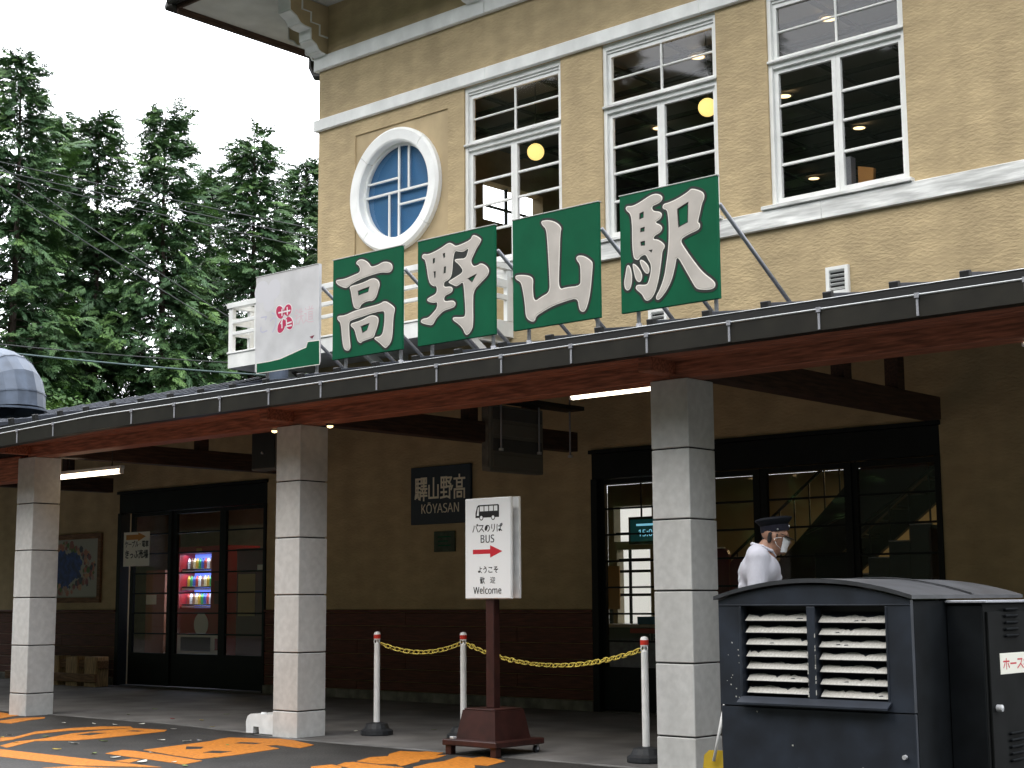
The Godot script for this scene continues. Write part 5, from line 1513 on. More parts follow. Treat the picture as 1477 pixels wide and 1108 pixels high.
func ground() -> void:
	flat("ground", PackedVector2Array([Vector2(-300, -300), Vector2(300, -300), Vector2(300, 300), Vector2(-300, 300)]), -0.4, -0.06, M.ground_soil)
	flat("road", PackedVector2Array([Vector2(-60, -0.8), Vector2(60, -0.8), Vector2(60, 23), Vector2(-60, 23)]), -0.055, 0.0, M.asphalt)
	flat("pavement", pts_of("-12,-4.75 18,-4.75 18,0.02 5.15,0.02 4.2,-0.22 2.6,-0.42 -0.4,-0.40 -12,-0.40"), -0.05, 0.006, M.concrete)
	flat("kerb_line", pts_of("18,0.024 18,0.11 5.12,0.11 4.15,-0.13 2.6,-0.33 -0.4,-0.31 -12,-0.31 -12,-0.396 -0.4,-0.396 2.6,-0.416 4.2,-0.216 5.15,0.024"), -0.05, 0.004, M.kerb_grey)
	flat("pavement_step", pts_of("10.98,0.35 11.45,0.35 11.45,0.78 10.98,0.78"), -0.01, 0.17, M.concrete)
	var marks := ["-0.85,-0.15 -0.62,-0.11 -0.48,-0.05 -0.18,-0.03 0.05,0.30 0.11,0.41 -1.0,0.5", "0.43,0.60 0.26,0.25 0.37,-0.05 0.57,0.08 0.67,0.36 0.94,0.75 0.72,0.77",
		"2.56,1.83 2.63,1.71 2.20,1.20 2.11,0.70 2.19,0.35 2.47,0.15 2.66,0.25 2.53,0.58 2.39,0.87 2.47,1.37 2.91,1.90 2.98,2.08",
		"3.41,2.33 3.12,1.98 3.05,1.63 2.73,1.07 2.68,0.65 2.69,0.27 3.21,0.18 3.34,0.31 3.45,0.81 3.50,1.19 3.50,1.53 3.36,1.66 3.23,1.83 3.66,2.40",
		"-9,2.52 6.37,2.52 5.65,2.90 -9,2.90", "5.58,3.19 5.67,2.95 6.18,2.79 6.6,3.4",
		"4.94,2.13 4.77,1.83 4.94,1.81 5.42,1.86 6.22,1.98 6.33,2.27 5.86,2.21 5.47,2.18", "5.61,2.48 5.54,2.25 5.69,2.26 5.83,2.48",
		"4.93,1.70 4.70,0.72 4.59,0.53 4.52,0.35 4.95,0.19 5.05,0.12 5.29,0.14 5.87,0.36 6.00,0.65 5.58,0.59 5.54,0.70 5.88,0.81 6.04,1.47 6.07,1.90 5.51,1.82",
		"7.35,1.69 7.37,1.47 7.56,1.53 7.85,1.79 7.64,1.95", "7.45,1.48 7.33,1.28 7.37,1.21 7.61,1.24 8.00,1.25 8.06,1.27 8.30,1.60 7.69,1.56",
		"7.34,1.15 7.18,0.84 7.24,0.67 7.10,0.52 6.99,0.27 7.20,0.21 7.22,0.14 7.43,0.14 7.52,0.33 7.60,0.28 7.75,0.59 7.70,0.72 7.80,0.83 7.95,1.20 7.79,1.10 7.64,1.19",
		"8.08,1.18 7.97,0.87 7.95,0.67 7.78,0.31 7.97,0.33 7.96,0.19 8.16,0.23 8.38,0.34 8.51,0.71 8.37,0.73 8.53,0.89 8.71,1.43 8.39,1.53", "7.39,2.2 7.40,2.05 7.34,1.99 7.9,2.1 8.3,2.5"]
	for s in marks: flat("road_marking", pts_of(s), -0.02, 0.0035, M.road_orange)
	# holes in the worn characters
	for s in ["5.0,1.25 5.16,1.16 5.3,1.3 5.22,1.42", "5.05,0.62 5.3,0.55 5.34,0.66 5.1,0.74", "5.55,1.35 5.75,1.28 5.80,1.45 5.62,1.52", "2.85,0.9 3.0,0.82 3.1,1.1 2.95,1.16", "2.95,0.45 3.12,0.42 3.14,0.52 2.98,0.56"]:
		flat("worn_patch", pts_of(s), -0.02, 0.005, M.asphalt)
	# fallen leaves
	var st := start()
	for k in [[-1.0, 1.0]]:
		var outline := []
		for i in 6:
			var t := i / 5.0
			outline.append([t - 0.5, 0.28 * sin(PI * t) + 0.01])
		for i in 5:
			var a: Array = outline[i]
			var b: Array = outline[i + 1]
			var ha: float = 0.25 * a[0] * a[0] + 0.02
			var hb: float = 0.25 * b[0] * b[0] + 0.02
			quad(st, Vector3(a[0], ha, 0), Vector3(b[0], hb, 0), Vector3(b[0], hb + 0.09, -b[1]), Vector3(a[0], ha + 0.09, -a[1]))
			quad(st, Vector3(a[0], ha + 0.06, a[1]), Vector3(b[0], hb + 0.06, b[1]), Vector3(b[0], hb, 0), Vector3(a[0], ha, 0))
	var leaf := done(st)
	var spots := [Vector3(1.45, 0.37, 0), Vector3(1.83, 0.21, 0), Vector3(2.15, 0.14, 0), Vector3(2.32, -0.11, 0), Vector3(0.36, -1.69, 2), Vector3(1.96, -0.80, 3), Vector3(2.43, -0.88, 1), Vector3(1.88, -1.68, 2), Vector3(3.29, -0.38, 1), Vector3(3.19, 0.08, 0), Vector3(3.83, 1.76, 0), Vector3(4.24, 2.21, 1), Vector3(4.89, 2.22, 2), Vector3(5.37, 2.31, 0), Vector3(5.91, 2.40, 0), Vector3(3.85, 1.43, 2), Vector3(4.24, 1.0, 0), Vector3(4.54, 0.9, 0), Vector3(4.56, 0.76, 0), Vector3(5.27, 1.85, 0), Vector3(6.13, 2.22, 0), Vector3(2.58, 1.82, 1), Vector3(2.38, 1.62, 0), Vector3(3.23, 2.05, 2), Vector3(6.13, 1.75, 2), Vector3(6.45, 2.34, 2), Vector3(5.05, -0.95, 0), Vector3(5.6, -1.6, 2), Vector3(8.9, -2.6, 0), Vector3(0.9, -0.9, 2), Vector3(2.9, 1.5, 2), Vector3(5.2, 0.9, 2)]
	var kinds := [["leaf_pale", "pale fallen leaf lying on the forecourt"], ["leaf_yellow", "yellow fallen leaf lying on the forecourt"], ["leaf_green", "olive green fallen leaf lying on the forecourt"], ["leaf_red", "dark red fallen leaf lying left of the middle pillar"]]
	for s in spots:
		var k: Array = kinds[int(s.z)]
		var sz := rng.randf_range(0.05, 0.10) * (1.5 if s.x > 3.8 and s.x < 3.84 or s.x > 5.9 and s.x < 5.92 else 1.0)
		var o := part("fallen_leaf", leaf, M[k[0]], null, Vector3(s.x, 0.004, s.y), Vector3(rng.randf_range(-0.1, 0.1), rng.randf() * TAU, rng.randf_range(-0.1, 0.1)))
		o.scale = Vector3(sz, sz * 0.8, sz)
		tag(o, k[1], "leaf", k[1].replace("leaf", "leaves").replace("fallen leaves lying", "fallen leaves"))

# ---------------------------------------------------------------- trees
func spray_mesh(sd: int) -> ArrayMesh:  # a flat, drooping spray of scale foliage, about a metre long, along +x
	var r := RandomNumberGenerator.new()
	r.seed = sd
	var st := start()
	var n := 9
	var droop := func(x: float) -> float: return -0.28 * x * x
	for i in n:
		var t := (i + 0.6) / n
		for s in [-1.0, 1.0]:
			if r.randf() < 0.12: continue
			var ln := (0.42 * (1.0 - 0.72 * t) + 0.05) * r.randf_range(0.7, 1.15)
			var a := r.randf_range(0.55, 0.95)
			var base := Vector3(t * 0.92, droop.call(t), 0)
			var dir := Vector3(cos(a), -0.15 + r.randf_range(-0.25, 0.2), s * sin(a)).normalized()
			var wd := 0.035 + 0.02 * r.randf()
			var sd2 := dir.cross(Vector3.UP).normalized() * wd
			var mid := base + dir * ln * 0.5 + Vector3(0, 0.015, 0)
			var tip := base + dir * ln + Vector3(0, -0.05, 0)
			tri(st, base, mid + sd2, mid - sd2)
			tri(st, mid - sd2, mid + sd2, tip)
			for e in [-1.0, 1.0]:
				var q := base + dir * ln * r.randf_range(0.35, 0.6)
				var d2 := (dir + Vector3(0.1, r.randf_range(-0.25, 0.1), e * 0.8)).normalized()
				var s3 := d2.cross(Vector3.UP).normalized() * wd * 0.8
				var l2 := ln * 0.42
				tri(st, q, q + d2 * l2 * 0.5 + s3, q + d2 * l2 * 0.5 - s3)
				tri(st, q + d2 * l2 * 0.5 - s3, q + d2 * l2 * 0.5 + s3, q + d2 * l2 + Vector3(0, -0.03, 0))
	var w := Vector3(0, 0, 0.03)
	tri(st, Vector3(0.6, -0.1, 0) - w, Vector3(0.6, -0.1, 0) + w, Vector3(1.1, -0.36, 0))
	return done(st)

func clump_mesh(sd: int) -> ArrayMesh:  # a bunch of broad leaves
	var r := RandomNumberGenerator.new()
	r.seed = sd
	var st := start()
	for i in 34:
		var p := Vector3(r.randfn(0, 0.26), r.randfn(0, 0.10), r.randfn(0, 0.26))
		var d := Vector3(p.x + r.randfn(0, 0.2), -0.12 + r.randfn(0, 0.1), p.z + r.randfn(0, 0.2)).normalized()
		var s := d.cross(Vector3(r.randfn(0, 0.4), 1, r.randfn(0, 0.4))).normalized()
		var l := r.randf_range(0.11, 0.19)
		var a := p + d * l * 0.45 + s * l * 0.36
		var b := p + d * l * 0.45 - s * l * 0.36
		tri(st, p, a, b)
		tri(st, b, a, p + d * l)
	return done(st)

func crown(called: String, mesh: Mesh, m: Material, where: Array, tints: Array, parent: Node) -> void:
	var mm := MultiMesh.new()
	mm.transform_format = MultiMesh.TRANSFORM_3D
	mm.use_colors = true
	mm.mesh = mesh
	mm.instance_count = where.size()
	for i in where.size():
		mm.set_instance_transform(i, where[i])
		mm.set_instance_color(i, tints[i])
	var o := MultiMeshInstance3D.new()
	o.multimesh = mm
	o.material_override = m
	o.name = called
	parent.add_child(o, true)
	stuff(o)

func conifer(label: String, at: Vector3, H: float, R: float, sd: int, dense := 1.0, group := "conifers behind the station") -> Node3D:
	var r := RandomNumberGenerator.new()
	r.seed = sd
	var t := thing("conifer_tree", label, "tree", at, 0.0, group)
	var st := start()
	st.set_smooth_group(0)
	var lean := Vector3(r.randfn(0, 0.012), 0, r.randfn(0, 0.012))
	var axis := func(y: float) -> Vector3: return lean * y + Vector3(0.05 * sin(y * 0.7 + sd), y, 0.05 * cos(y * 0.6 + sd))
	var tr := []
	var rad := []
	for i in 13:
		var y := H * i / 12.0 - (0.2 if i == 0 else 0.0)
		tr.append(axis.call(y))
		rad.append(maxf(0.015, 0.17 * pow(1.0 - i / 12.0, 0.8) * H / 15.0))
	add_tube(st, tr, rad, 7)
	var where := [[], []]
	var tints := [[], []]
	var nb := int(150 * dense)
	var lobe := FastNoiseLite.new()
	lobe.seed = sd
	lobe.frequency = 0.35
	for i in nb:
		var f := pow((i + r.randf()) / nb, 0.92)
		var y := H * (0.14 + 0.85 * f)
		var az := i * 2.39996 + r.randf_range(-0.4, 0.4)
		var prof := pow(1.0 - f, 0.75) * (0.55 + 0.45 * smoothstep(0.0, 0.25, f))
		var len := R * prof * (0.75 + 0.55 * lobe.get_noise_3d(cos(az) * 3, y, sin(az) * 3) + r.randf_range(-0.2, 0.25)) + 0.22
		if r.randf() < 0.10: len *= 0.45
		var rise := lerpf(-0.10, 0.75, f * f) + r.randf_range(-0.32, 0.32)
		var d := Vector3(cos(az), rise, sin(az))
		var p0: Vector3 = axis.call(y)
		var pts := []
		for k in 5:
			var u := k / 4.0
			pts.append(p0 + d * len * u + Vector3(0, -0.10 * len * sin(u * PI) * (1.0 - f) + 0.10 * len * u * u, 0))
		var br := maxf(0.010, 0.03 * (1.0 - f) + 0.008)
		add_tube(st, pts, [br, br * 0.8, br * 0.6, br * 0.4, 0.005], 4, false)
		var ns := int((6.0 + 26.0 * len / 1.6) * (1.0 if f < 0.85 else 1.5))
		for k in ns:
			var u := r.randf_range(0.18, 1.0)
			var q: Vector3 = pts[0].lerp(pts[-1], u) + Vector3(0, -0.10 * len * sin(u * PI) * (1.0 - f), 0)
			q += Vector3(r.randfn(0, 0.17), r.randfn(0, 0.15), r.randfn(0, 0.17)) * (0.5 + len * 0.4)
			var yaw := atan2(-d.z, d.x) + r.randf_range(-1.05, 1.05) * (1.2 - 0.6 * u)
			var pitch := r.randf_range(-0.55, 0.45) + rise * 0.4 - 0.05
			var b := Basis.from_euler(Vector3(r.randf_range(-0.8, 0.8), yaw, pitch), EULER_ORDER_YZX).scaled_local(Vector3.ONE * r.randf_range(0.34, 0.70) * (1.0 if f < 0.8 else 0.8))
			var v := r.randi() % 2
			where[v].append(Transform3D(b, q))
			var g := r.randf()
			var young := smoothstep(0.55, 1.0, u) * r.randf()
			tints[v].append(Color(0.030 + 0.020 * g + 0.07 * young, 0.078 + 0.036 * g + 0.11 * young, 0.030 + 0.010 * g + 0.014 * young))
	part("trunk", done(st), M.bark, t)
	crown("crown", sprays[0], M.leaf_dark, where[0], tints[0], t)
	crown("crown_spray", sprays[1], M.leaf_dark, where[1], tints[1], t)
	return t

var sprays := []
var clump: ArrayMesh

func broadleaf(label: String, at: Vector3, H: float, R: float, sd: int) -> void:
	var r := RandomNumberGenerator.new()
	r.seed = sd
	var t := thing("broadleaf_tree", label, "tree", at, 0.0, "leafy green trees behind the left wing")
	var st := start()
	st.set_smooth_group(0)
	add_tube(st, [Vector3(0, -0.2, 0), Vector3(0.1, H * 0.3, 0), Vector3(0.0, H * 0.55, 0.1), Vector3(0.1, H * 0.85, 0)], [0.16, 0.13, 0.09, 0.03], 7)
	var where := []
	var tints := []
	for i in 34:
		var az := i * 2.4 + r.randf_range(-0.5, 0.5)
		var f := r.randf()
		var y0 := H * lerpf(0.28, 0.75, f)
		var len := R * r.randf_range(0.6, 1.1) * sqrt(1.05 - f * 0.7)
		var d := Vector3(cos(az), r.randf_range(0.1, 0.75), sin(az)).normalized()
		var p0 := Vector3(0.05, y0, 0)
		add_tube(st, [p0, p0 + d * len * 0.5 + Vector3(0, 0.1, 0), p0 + d * len], [0.035, 0.022, 0.006], 4, false)
		for k in 26:
			var u := r.randf_range(0.3, 1.05)
			var q := p0 + d * len * u + Vector3(r.randfn(0, 0.28), r.randfn(0, 0.15), r.randfn(0, 0.28))
			where.append(Transform3D(Basis.from_euler(Vector3(r.randfn(0, 0.3), r.randf() * TAU, r.randfn(0, 0.3))).scaled_local(Vector3.ONE * r.randf_range(0.6, 1.1)), q))
			var g := r.randf()
			tints.append(Color(0.045 + 0.05 * g, 0.105 + 0.06 * g, 0.022 + 0.015 * g))
	part("trunk", done(st), M.bark, t)
	crown("crown", clump, M.leaf_light, where, tints, t)

func trees() -> void:
	sprays = [spray_mesh(3), spray_mesh(8)]
	clump = clump_mesh(5)
	var rows := [[-22.3, -10.0, 15.6, 3.2, 101, "dark conifer at the far left edge, mostly out of the picture"], [-18.9, -10.7, 16.2, 2.6, 102, "tallest spire-topped conifer at the far left"], [-22.3, -14.2, 16.0, 2.7, 103, "rounded conifer just right of the tallest one"],
		[-19.3, -13.45, 15.2, 2.3, 104, "narrow conifer between the rounded one and the bare-trunked one"], [-17.4, -14.4, 15.3, 2.9, 105, "broad conifer with a tall dark trunk in the middle of the row"], [-22.4, -19.5, 15.6, 2.5, 106, "lower conifer set back between the two right-hand ones"],
		[-16.7, -17.0, 14.9, 2.7, 107, "ragged many-topped conifer left of the building's corner"], [-18.1, -20.0, 15.0, 2.6, 108, "conifer whose crown touches the building's corner"], [-15.6, -19.6, 14.4, 2.6, 109, "conifer half hidden behind the building's corner"]]
	for s in rows:
		conifer(s[5], Vector3(s[0], -0.05, s[1]), s[2], s[3], s[4])
	broadleaf("bright leafy tree above the left end of the roof", Vector3(-17.4, -0.05, -9.6), 8.4, 2.4, 201)
	broadleaf("bright leafy tree behind the roof, right of the duct hood", Vector3(-15.6, -0.05, -11.4), 7.6, 2.3, 202)
	broadleaf("leafy tree nearest the white balcony", Vector3(-13.4, -0.05, -13.2), 6.8, 1.9, 203)
	broadleaf("pale leafy tree beside the duct hood at the left edge", Vector3(-19.4, -0.05, -8.2), 8.8, 2.4, 204)
	# the wooded slope across the forecourt, mirrored in the window panes
	var first := conifer("tall dark conifer across the forecourt, mirrored in the window glass", Vector3(-11.6, 0.0, 26.0), 23.5, 4.4, 301, 1.5, "conifers across the forecourt")
	for s in [[-14.0, 28.0, 0.7], [-17.8, 26.0, 1.9], [-22.0, 27.5, 3.0], [-26.0, 26.0, 4.4], [-30.0, 27.5, 5.0], [-34.5, 25.5, 0.3], [-39.0, 26.5, 2.2], [-44.0, 25.0, 1.2], [-4.6, 34.5, 3.6], [2.0, 35.5, 4.9]]:
		dup(first, "tall dark conifer across the forecourt, mirrored in the window glass", Vector3(s[0], 0.0, s[1]), s[2])
	var st := start()
	var n := FastNoiseLite.new()
	n.seed = 6
	n.frequency = 0.04
	var top := func(az: float, k: float) -> Vector3:
		var rad := 33.0 + 1.9 * k
		var c := Vector3(2.0 + cos(az) * rad * 1.25, 0, -4.0 + sin(az) * rad)
		c.y = -0.3 + clampf(k / 6.0, 0.0, 1.5) * 20.5 + (1.8 * n.get_noise_2d(c.x, c.z) + 1.6 * n.get_noise_2d(c.x * 7, c.z * 7)) * minf(k, 1.0)
		return c
	for i in 160:
		for j in 8:
			var a0 := lerpf(-0.42, PI + 0.10, i / 160.0)
			var a1 := lerpf(-0.42, PI + 0.10, (i + 1) / 160.0)
			quad(st, top.call(a1, j), top.call(a0, j), top.call(a0, j + 1.0), top.call(a1, j + 1.0))
	structure("hill", done(st), M.hill_green)

func cables() -> void:
	var list := [[Vector3(-12.0, 10.92, -6.15), Vector3(-8.02, 9.68, -11.77), "topmost overhead cable crossing in front of the conifers", "cable"], [Vector3(-12.0, 10.72, -6.16), Vector3(-8.02, 9.48, -11.77), "upper one of the close pair of overhead cables below the topmost", "cable"],
		[Vector3(-12.0, 10.61, -6.16), Vector3(-8.01, 9.21, -11.77), "lower one of the close pair of overhead cables", "cable"], [Vector3(-11.86, 10.63, -6.41), Vector3(-9.53, 7.91, -9.9), "upper one of the two steep cables slanting down over the conifers", "cable"],
		[Vector3(-11.99, 10.38, -6.17), Vector3(-9.98, 8.04, -9.3), "lower one of the two steep cables slanting down over the conifers", "cable"], [Vector3(-8.33, 6.12, -4.52), Vector3(-5.6, 5.76, -8.5), "teal cable just above the left roof, to the balcony", "cable_teal"], [Vector3(-8.17, 6.25, -4.79), Vector3(-5.7, 5.98, -8.4), "thin cable above the teal cable", "cable"]]
	for c in list:
		var d: Vector3 = c[1] - c[0]
		var p := []
		for i in 25:
			var t := -0.9 + 2.1 * i / 24.0
			p.append(c[0] + d * t + Vector3(0, -0.12 * (1.0 - pow(2.0 * (t - 0.15) / 2.1, 2.0)) + 0.06, 0))
		tag(part("overhead_cable", tube(p, 0.011 if c[3] == "cable" else 0.017, 6), M[c[3]]), c[2], "cable", "cables in front of the trees")

# ---------------------------------------------------------------- the man in the cap
func nets(st: SurfaceTool, bones: Array, k: float, cell: float, t := Transform3D.IDENTITY, cut := []) -> void:  # surface nets over a smooth union of tapered capsules [a, b, ra, rb]
	var lo := Vector3(9, 9, 9)
	var hi := -lo
	for b in bones:
		var m: float = maxf(b[2], b[3]) + k * 0.5 + 2.5 * cell
		for p in [b[0], b[1]]:
			lo = lo.min(p - Vector3(m, m, m))
			hi = hi.max(p + Vector3(m, m, m))
	var nx := int((hi.x - lo.x) / cell) + 2
	var ny := int((hi.y - lo.y) / cell) + 2
	var nz := int((hi.z - lo.z) / cell) + 2
	var f := PackedFloat32Array()
	f.resize(nx * ny * nz)
	f.fill(1.0)
	for b in bones:
		var a: Vector3 = b[0]
		var ab: Vector3 = b[1] - b[0]
		var l2 := maxf(ab.length_squared(), 1e-9)
		var ra: float = b[2]
		var rb: float = b[3]
		var m := maxf(ra, rb) + k + 2.0 * cell
		var bl: Vector3 = ((a.min(b[1]) - Vector3(m, m, m) - lo) / cell).floor()
		var bh: Vector3 = ((a.max(b[1]) + Vector3(m, m, m) - lo) / cell).ceil()
		for z in range(maxi(0, int(bl.z)), mini(nz, int(bh.z) + 1)):
			for y in range(maxi(0, int(bl.y)), mini(ny, int(bh.y) + 1)):
				var row := (z * ny + y) * nx
				for x in range(maxi(0, int(bl.x)), mini(nx, int(bh.x) + 1)):
					var p := lo + Vector3(x, y, z) * cell - a
					var h := clampf(p.dot(ab) / l2, 0.0, 1.0)
					var d := (p - ab * h).length() - ra - (rb - ra) * h
					var o := f[row + x]
					var e := maxf(k - absf(o - d), 0.0) / k
					f[row + x] = minf(o, d) - e * e * k * 0.25
	for c in cut:  # planes [normal, offset]: keeps what lies below
		for z in nz:
			for y in ny:
				for x in nx:
					var i := (z * ny + y) * nx + x
					var d: float = (lo + Vector3(x, y, z) * cell).dot(c[0]) - c[1]
					if d > f[i]: f[i] = d
	var vid := {}
	var verts := PackedVector3Array()
	var cs := [0, 1, nx, nx + 1, nx * ny, nx * ny + 1, nx * ny + nx, nx * ny + nx + 1]
	var co := [Vector3(0, 0, 0), Vector3(1, 0, 0), Vector3(0, 1, 0), Vector3(1, 1, 0), Vector3(0, 0, 1), Vector3(1, 0, 1), Vector3(0, 1, 1), Vector3(1, 1, 1)]
	var eds := [[0, 1], [2, 3], [4, 5], [6, 7], [0, 2], [1, 3], [4, 6], [5, 7], [0, 4], [1, 5], [2, 6], [3, 7]]
	for z in nz - 1:
		for y in ny - 1:
			var row := (z * ny + y) * nx
			for x in nx - 1:
				var i := row + x
				var s := 0
				for c in cs:
					if f[i + c] < 0.0: s += 1
				if s == 0 or s == 8: continue
				var sum := Vector3.ZERO
				var n := 0
				for e in eds:
					var fa := f[i + cs[e[0]]]
					var fb := f[i + cs[e[1]]]
					if (fa < 0.0) != (fb < 0.0):
						sum += co[e[0]].lerp(co[e[1]], fa / (fa - fb))
						n += 1
				vid[i] = verts.size()
				verts.append(t * (lo + (Vector3(x, y, z) + sum / n) * cell))
	var steps := [1, nx, nx * ny]
	for i in vid:
		for ax in 3:
			var d: int = steps[ax]
			var u: int = steps[(ax + 1) % 3]
			var v: int = steps[(ax + 2) % 3]
			if (f[i] < 0.0) == (f[i + d] < 0.0): continue
			if not (vid.has(i - u) and vid.has(i - v) and vid.has(i - u - v)): continue
			var q := [verts[vid[i - u - v]], verts[vid[i - v]], verts[vid[i]], verts[vid[i - u]]]
			if f[i] < 0.0: quad(st, q[0], q[1], q[2], q[3])
			else: quad(st, q[3], q[2], q[1], q[0])

func hand_bones(s: float) -> Array:
	var b := [[Vector3(0, 0, 0), Vector3(0, -0.075, 0.005), 0.024, 0.030], [Vector3(s * 0.0, -0.02, 0.02), Vector3(0, -0.075, 0.025), 0.020, 0.020], [Vector3(0, -0.02, -0.012), Vector3(0, -0.07, -0.018), 0.018, 0.018]]
	var l := [0.066, 0.078, 0.072, 0.056]
	for i in 4:
		var a := Vector3(0, -0.078, 0.033 - 0.021 * i)
		var m := a + Vector3(-s * 0.008, -l[i] * 0.5, 0.002)
		var e := m + Vector3(-s * 0.018, -l[i] * 0.45, 0.0)
		b.append([a, m, 0.0095, 0.0085])
		b.append([m, e, 0.0085, 0.007])
	b.append([Vector3(-s * 0.008, -0.02, 0.026), Vector3(-s * 0.016, -0.055, 0.050), 0.013, 0.010])
	b.append([Vector3(-s * 0.016, -0.055, 0.050), Vector3(-s * 0.022, -0.085, 0.052), 0.010, 0.008])
	return b

func person() -> void:
	var p := thing("person", "man in white shirt, black peaked cap and face mask standing behind the equipment box", "person", Vector3(11.19, 0.17, 0.55), deg_to_rad(122.0))
	p.scale = Vector3.ONE * 1.025
	var st := start()
	st.set_smooth_group(0)
	var body := [[Vector3(0, 1.00, 0), Vector3(0, 1.16, 0.0), 0.135, 0.125], [Vector3(0, 1.16, 0), Vector3(0, 1.40, 0.0), 0.125, 0.135],
		[Vector3(-0.10, 1.41, -0.005), Vector3(0.10, 1.41, -0.005), 0.12, 0.12], [Vector3(-0.16, 1.505, -0.015), Vector3(0.16, 1.505, -0.015), 0.068, 0.068], [Vector3(0, 1.51, 0.0), Vector3(0, 1.60, 0.06), 0.070, 0.056]]
	for s in [-1.0, 1.0]:
		body.append_array([[Vector3(s * 0.185, 1.50, -0.01), Vector3(s * 0.235, 1.21, -0.03), 0.058, 0.046], [Vector3(s * 0.235, 1.21, -0.03), Vector3(s * 0.245, 0.95, 0.06), 0.044, 0.030],
			[Vector3(s * 0.085, 0.97, 0), Vector3(s * 0.095, 0.51, 0.02), 0.092, 0.058], [Vector3(s * 0.095, 0.51, 0.02), Vector3(s * 0.10, 0.09, -0.02), 0.058, 0.038], [Vector3(s * 0.10, 0.06, -0.03), Vector3(s * 0.105, 0.04, 0.13), 0.042, 0.032]])
	nets(st, body, 0.05, 0.014)
	# head: skull, jaw, nose, brow, ears
	var hc := Vector3(0, 1.655, 0.115)
	var tilt := Transform3D(Basis(Vector3.RIGHT, 0.10), hc)
	nets(st, [[Vector3(0, 0.035, -0.02), Vector3(0, 0.03, 0.012), 0.083, 0.078], [Vector3(0, -0.02, 0.03), Vector3(0, -0.085, 0.052), 0.062, 0.036], [Vector3(0, -0.03, 0.0), Vector3(0, -0.12, -0.03), 0.062, 0.056], [Vector3(0, 0.012, 0.088), Vector3(0, -0.028, 0.110), 0.010, 0.015],
		[Vector3(-0.035, 0.03, 0.078), Vector3(0.035, 0.03, 0.078), 0.013, 0.013], [Vector3(-0.02, -0.058, 0.085), Vector3(0.02, -0.058, 0.085), 0.010, 0.010],
		[Vector3(-0.078, 0.01, -0.005), Vector3(-0.084, -0.03, 0.0), 0.012, 0.009], [Vector3(0.078, 0.01, -0.005), Vector3(0.084, -0.03, 0.0), 0.012, 0.009]], 0.022, 0.006, tilt)
	for s in [-1.0, 1.0]:
		nets(st, hand_bones(s), 0.010, 0.005, Transform3D(Basis(Vector3.RIGHT, -0.25), Vector3(s * 0.246, 0.945, 0.064)))
	part("body", done(st), M.skin, p)
	var sh := start()
	sh.set_smooth_group(0)
	var cloth := []
	for b in body.slice(0, 4): cloth.append([b[0], b[1], b[2] + 0.016, b[3] + 0.016])
	for s in [-1.0, 1.0]:
		cloth.append([Vector3(s * 0.18, 1.495, -0.01), Vector3(s * 0.24, 1.21, -0.03), 0.080, 0.066])
		cloth.append([Vector3(s * 0.24, 1.21, -0.03), Vector3(s * 0.246, 0.98, 0.05), 0.064, 0.046])
	cloth.append([Vector3(-0.05, 1.53, -0.02), Vector3(0.05, 1.53, -0.02), 0.075, 0.075])
	# folds across the back and sleeve
	for k in 5:
		var y := 1.18 + 0.055 * k
		cloth.append([Vector3(-0.10 + 0.03 * k, y, -0.146), Vector3(0.06 + 0.02 * k, y + 0.07, -0.136), 0.020, 0.010])
		cloth.append([Vector3(0.292, 1.12 + 0.06 * k, -0.07), Vector3(0.300, 1.155 + 0.055 * k, 0.02), 0.014, 0.007])
		cloth.append([Vector3(0.02 + 0.02 * k, 1.14 + 0.055 * k, 0.150), Vector3(0.12, 1.19 + 0.055 * k, 0.135), 0.014, 0.007])
	nets(sh, cloth, 0.024, 0.010, Transform3D.IDENTITY, [[Vector3.DOWN, -0.97]])
	part("shirt", done(sh), M.shirt, p)
	var cl := start()
	cl.set_smooth_group(0)
	for s in [-1.0, 1.0]:
		nets(cl, [[Vector3(s * 0.06, 1.555, 0.085), Vector3(s * 0.085, 1.585, 0.02), 0.011, 0.013], [Vector3(s * 0.085, 1.585, 0.02), Vector3(s * 0.035, 1.605, -0.05), 0.013, 0.014], [Vector3(s * 0.055, 1.555, 0.09), Vector3(s * 0.03, 1.515, 0.118), 0.011, 0.006], [Vector3(s * 0.035, 1.605, -0.05), Vector3(0, 1.607, -0.055), 0.014, 0.014]], 0.01, 0.006)
	part("collar", done(cl), M.shirt, p)
	var tr := start()
	tr.set_smooth_group(0)
	var legs := [[Vector3(0, 1.0, 0), Vector3(0, 1.03, 0), 0.150, 0.146]]
	for s in [-1.0, 1.0]: legs.append_array([[Vector3(s * 0.085, 0.96, 0), Vector3(s * 0.097, 0.51, 0.02), 0.106, 0.078], [Vector3(s * 0.097, 0.50, 0.02), Vector3(s * 0.10, 0.10, -0.015), 0.078, 0.068]])
	nets(tr, legs, 0.03, 0.016)
	part("trousers", done(tr), M.trousers, p)
	for s in [-1.0, 1.0]:
		var so := start()
		so.set_smooth_group(0)
		nets(so, [[Vector3(s * 0.10, 0.055, -0.04), Vector3(s * 0.108, 0.045, 0.15), 0.050, 0.040], [Vector3(s * 0.10, 0.03, -0.04), Vector3(s * 0.108, 0.028, 0.14), 0.030, 0.030]], 0.03, 0.010, Transform3D.IDENTITY, [[Vector3.DOWN, 0.0]])
		part("shoe", done(so), M.cap_black, p)
	# hair below the cap, at the back and the sides
	var ha := start()
	ha.set_smooth_group(0)
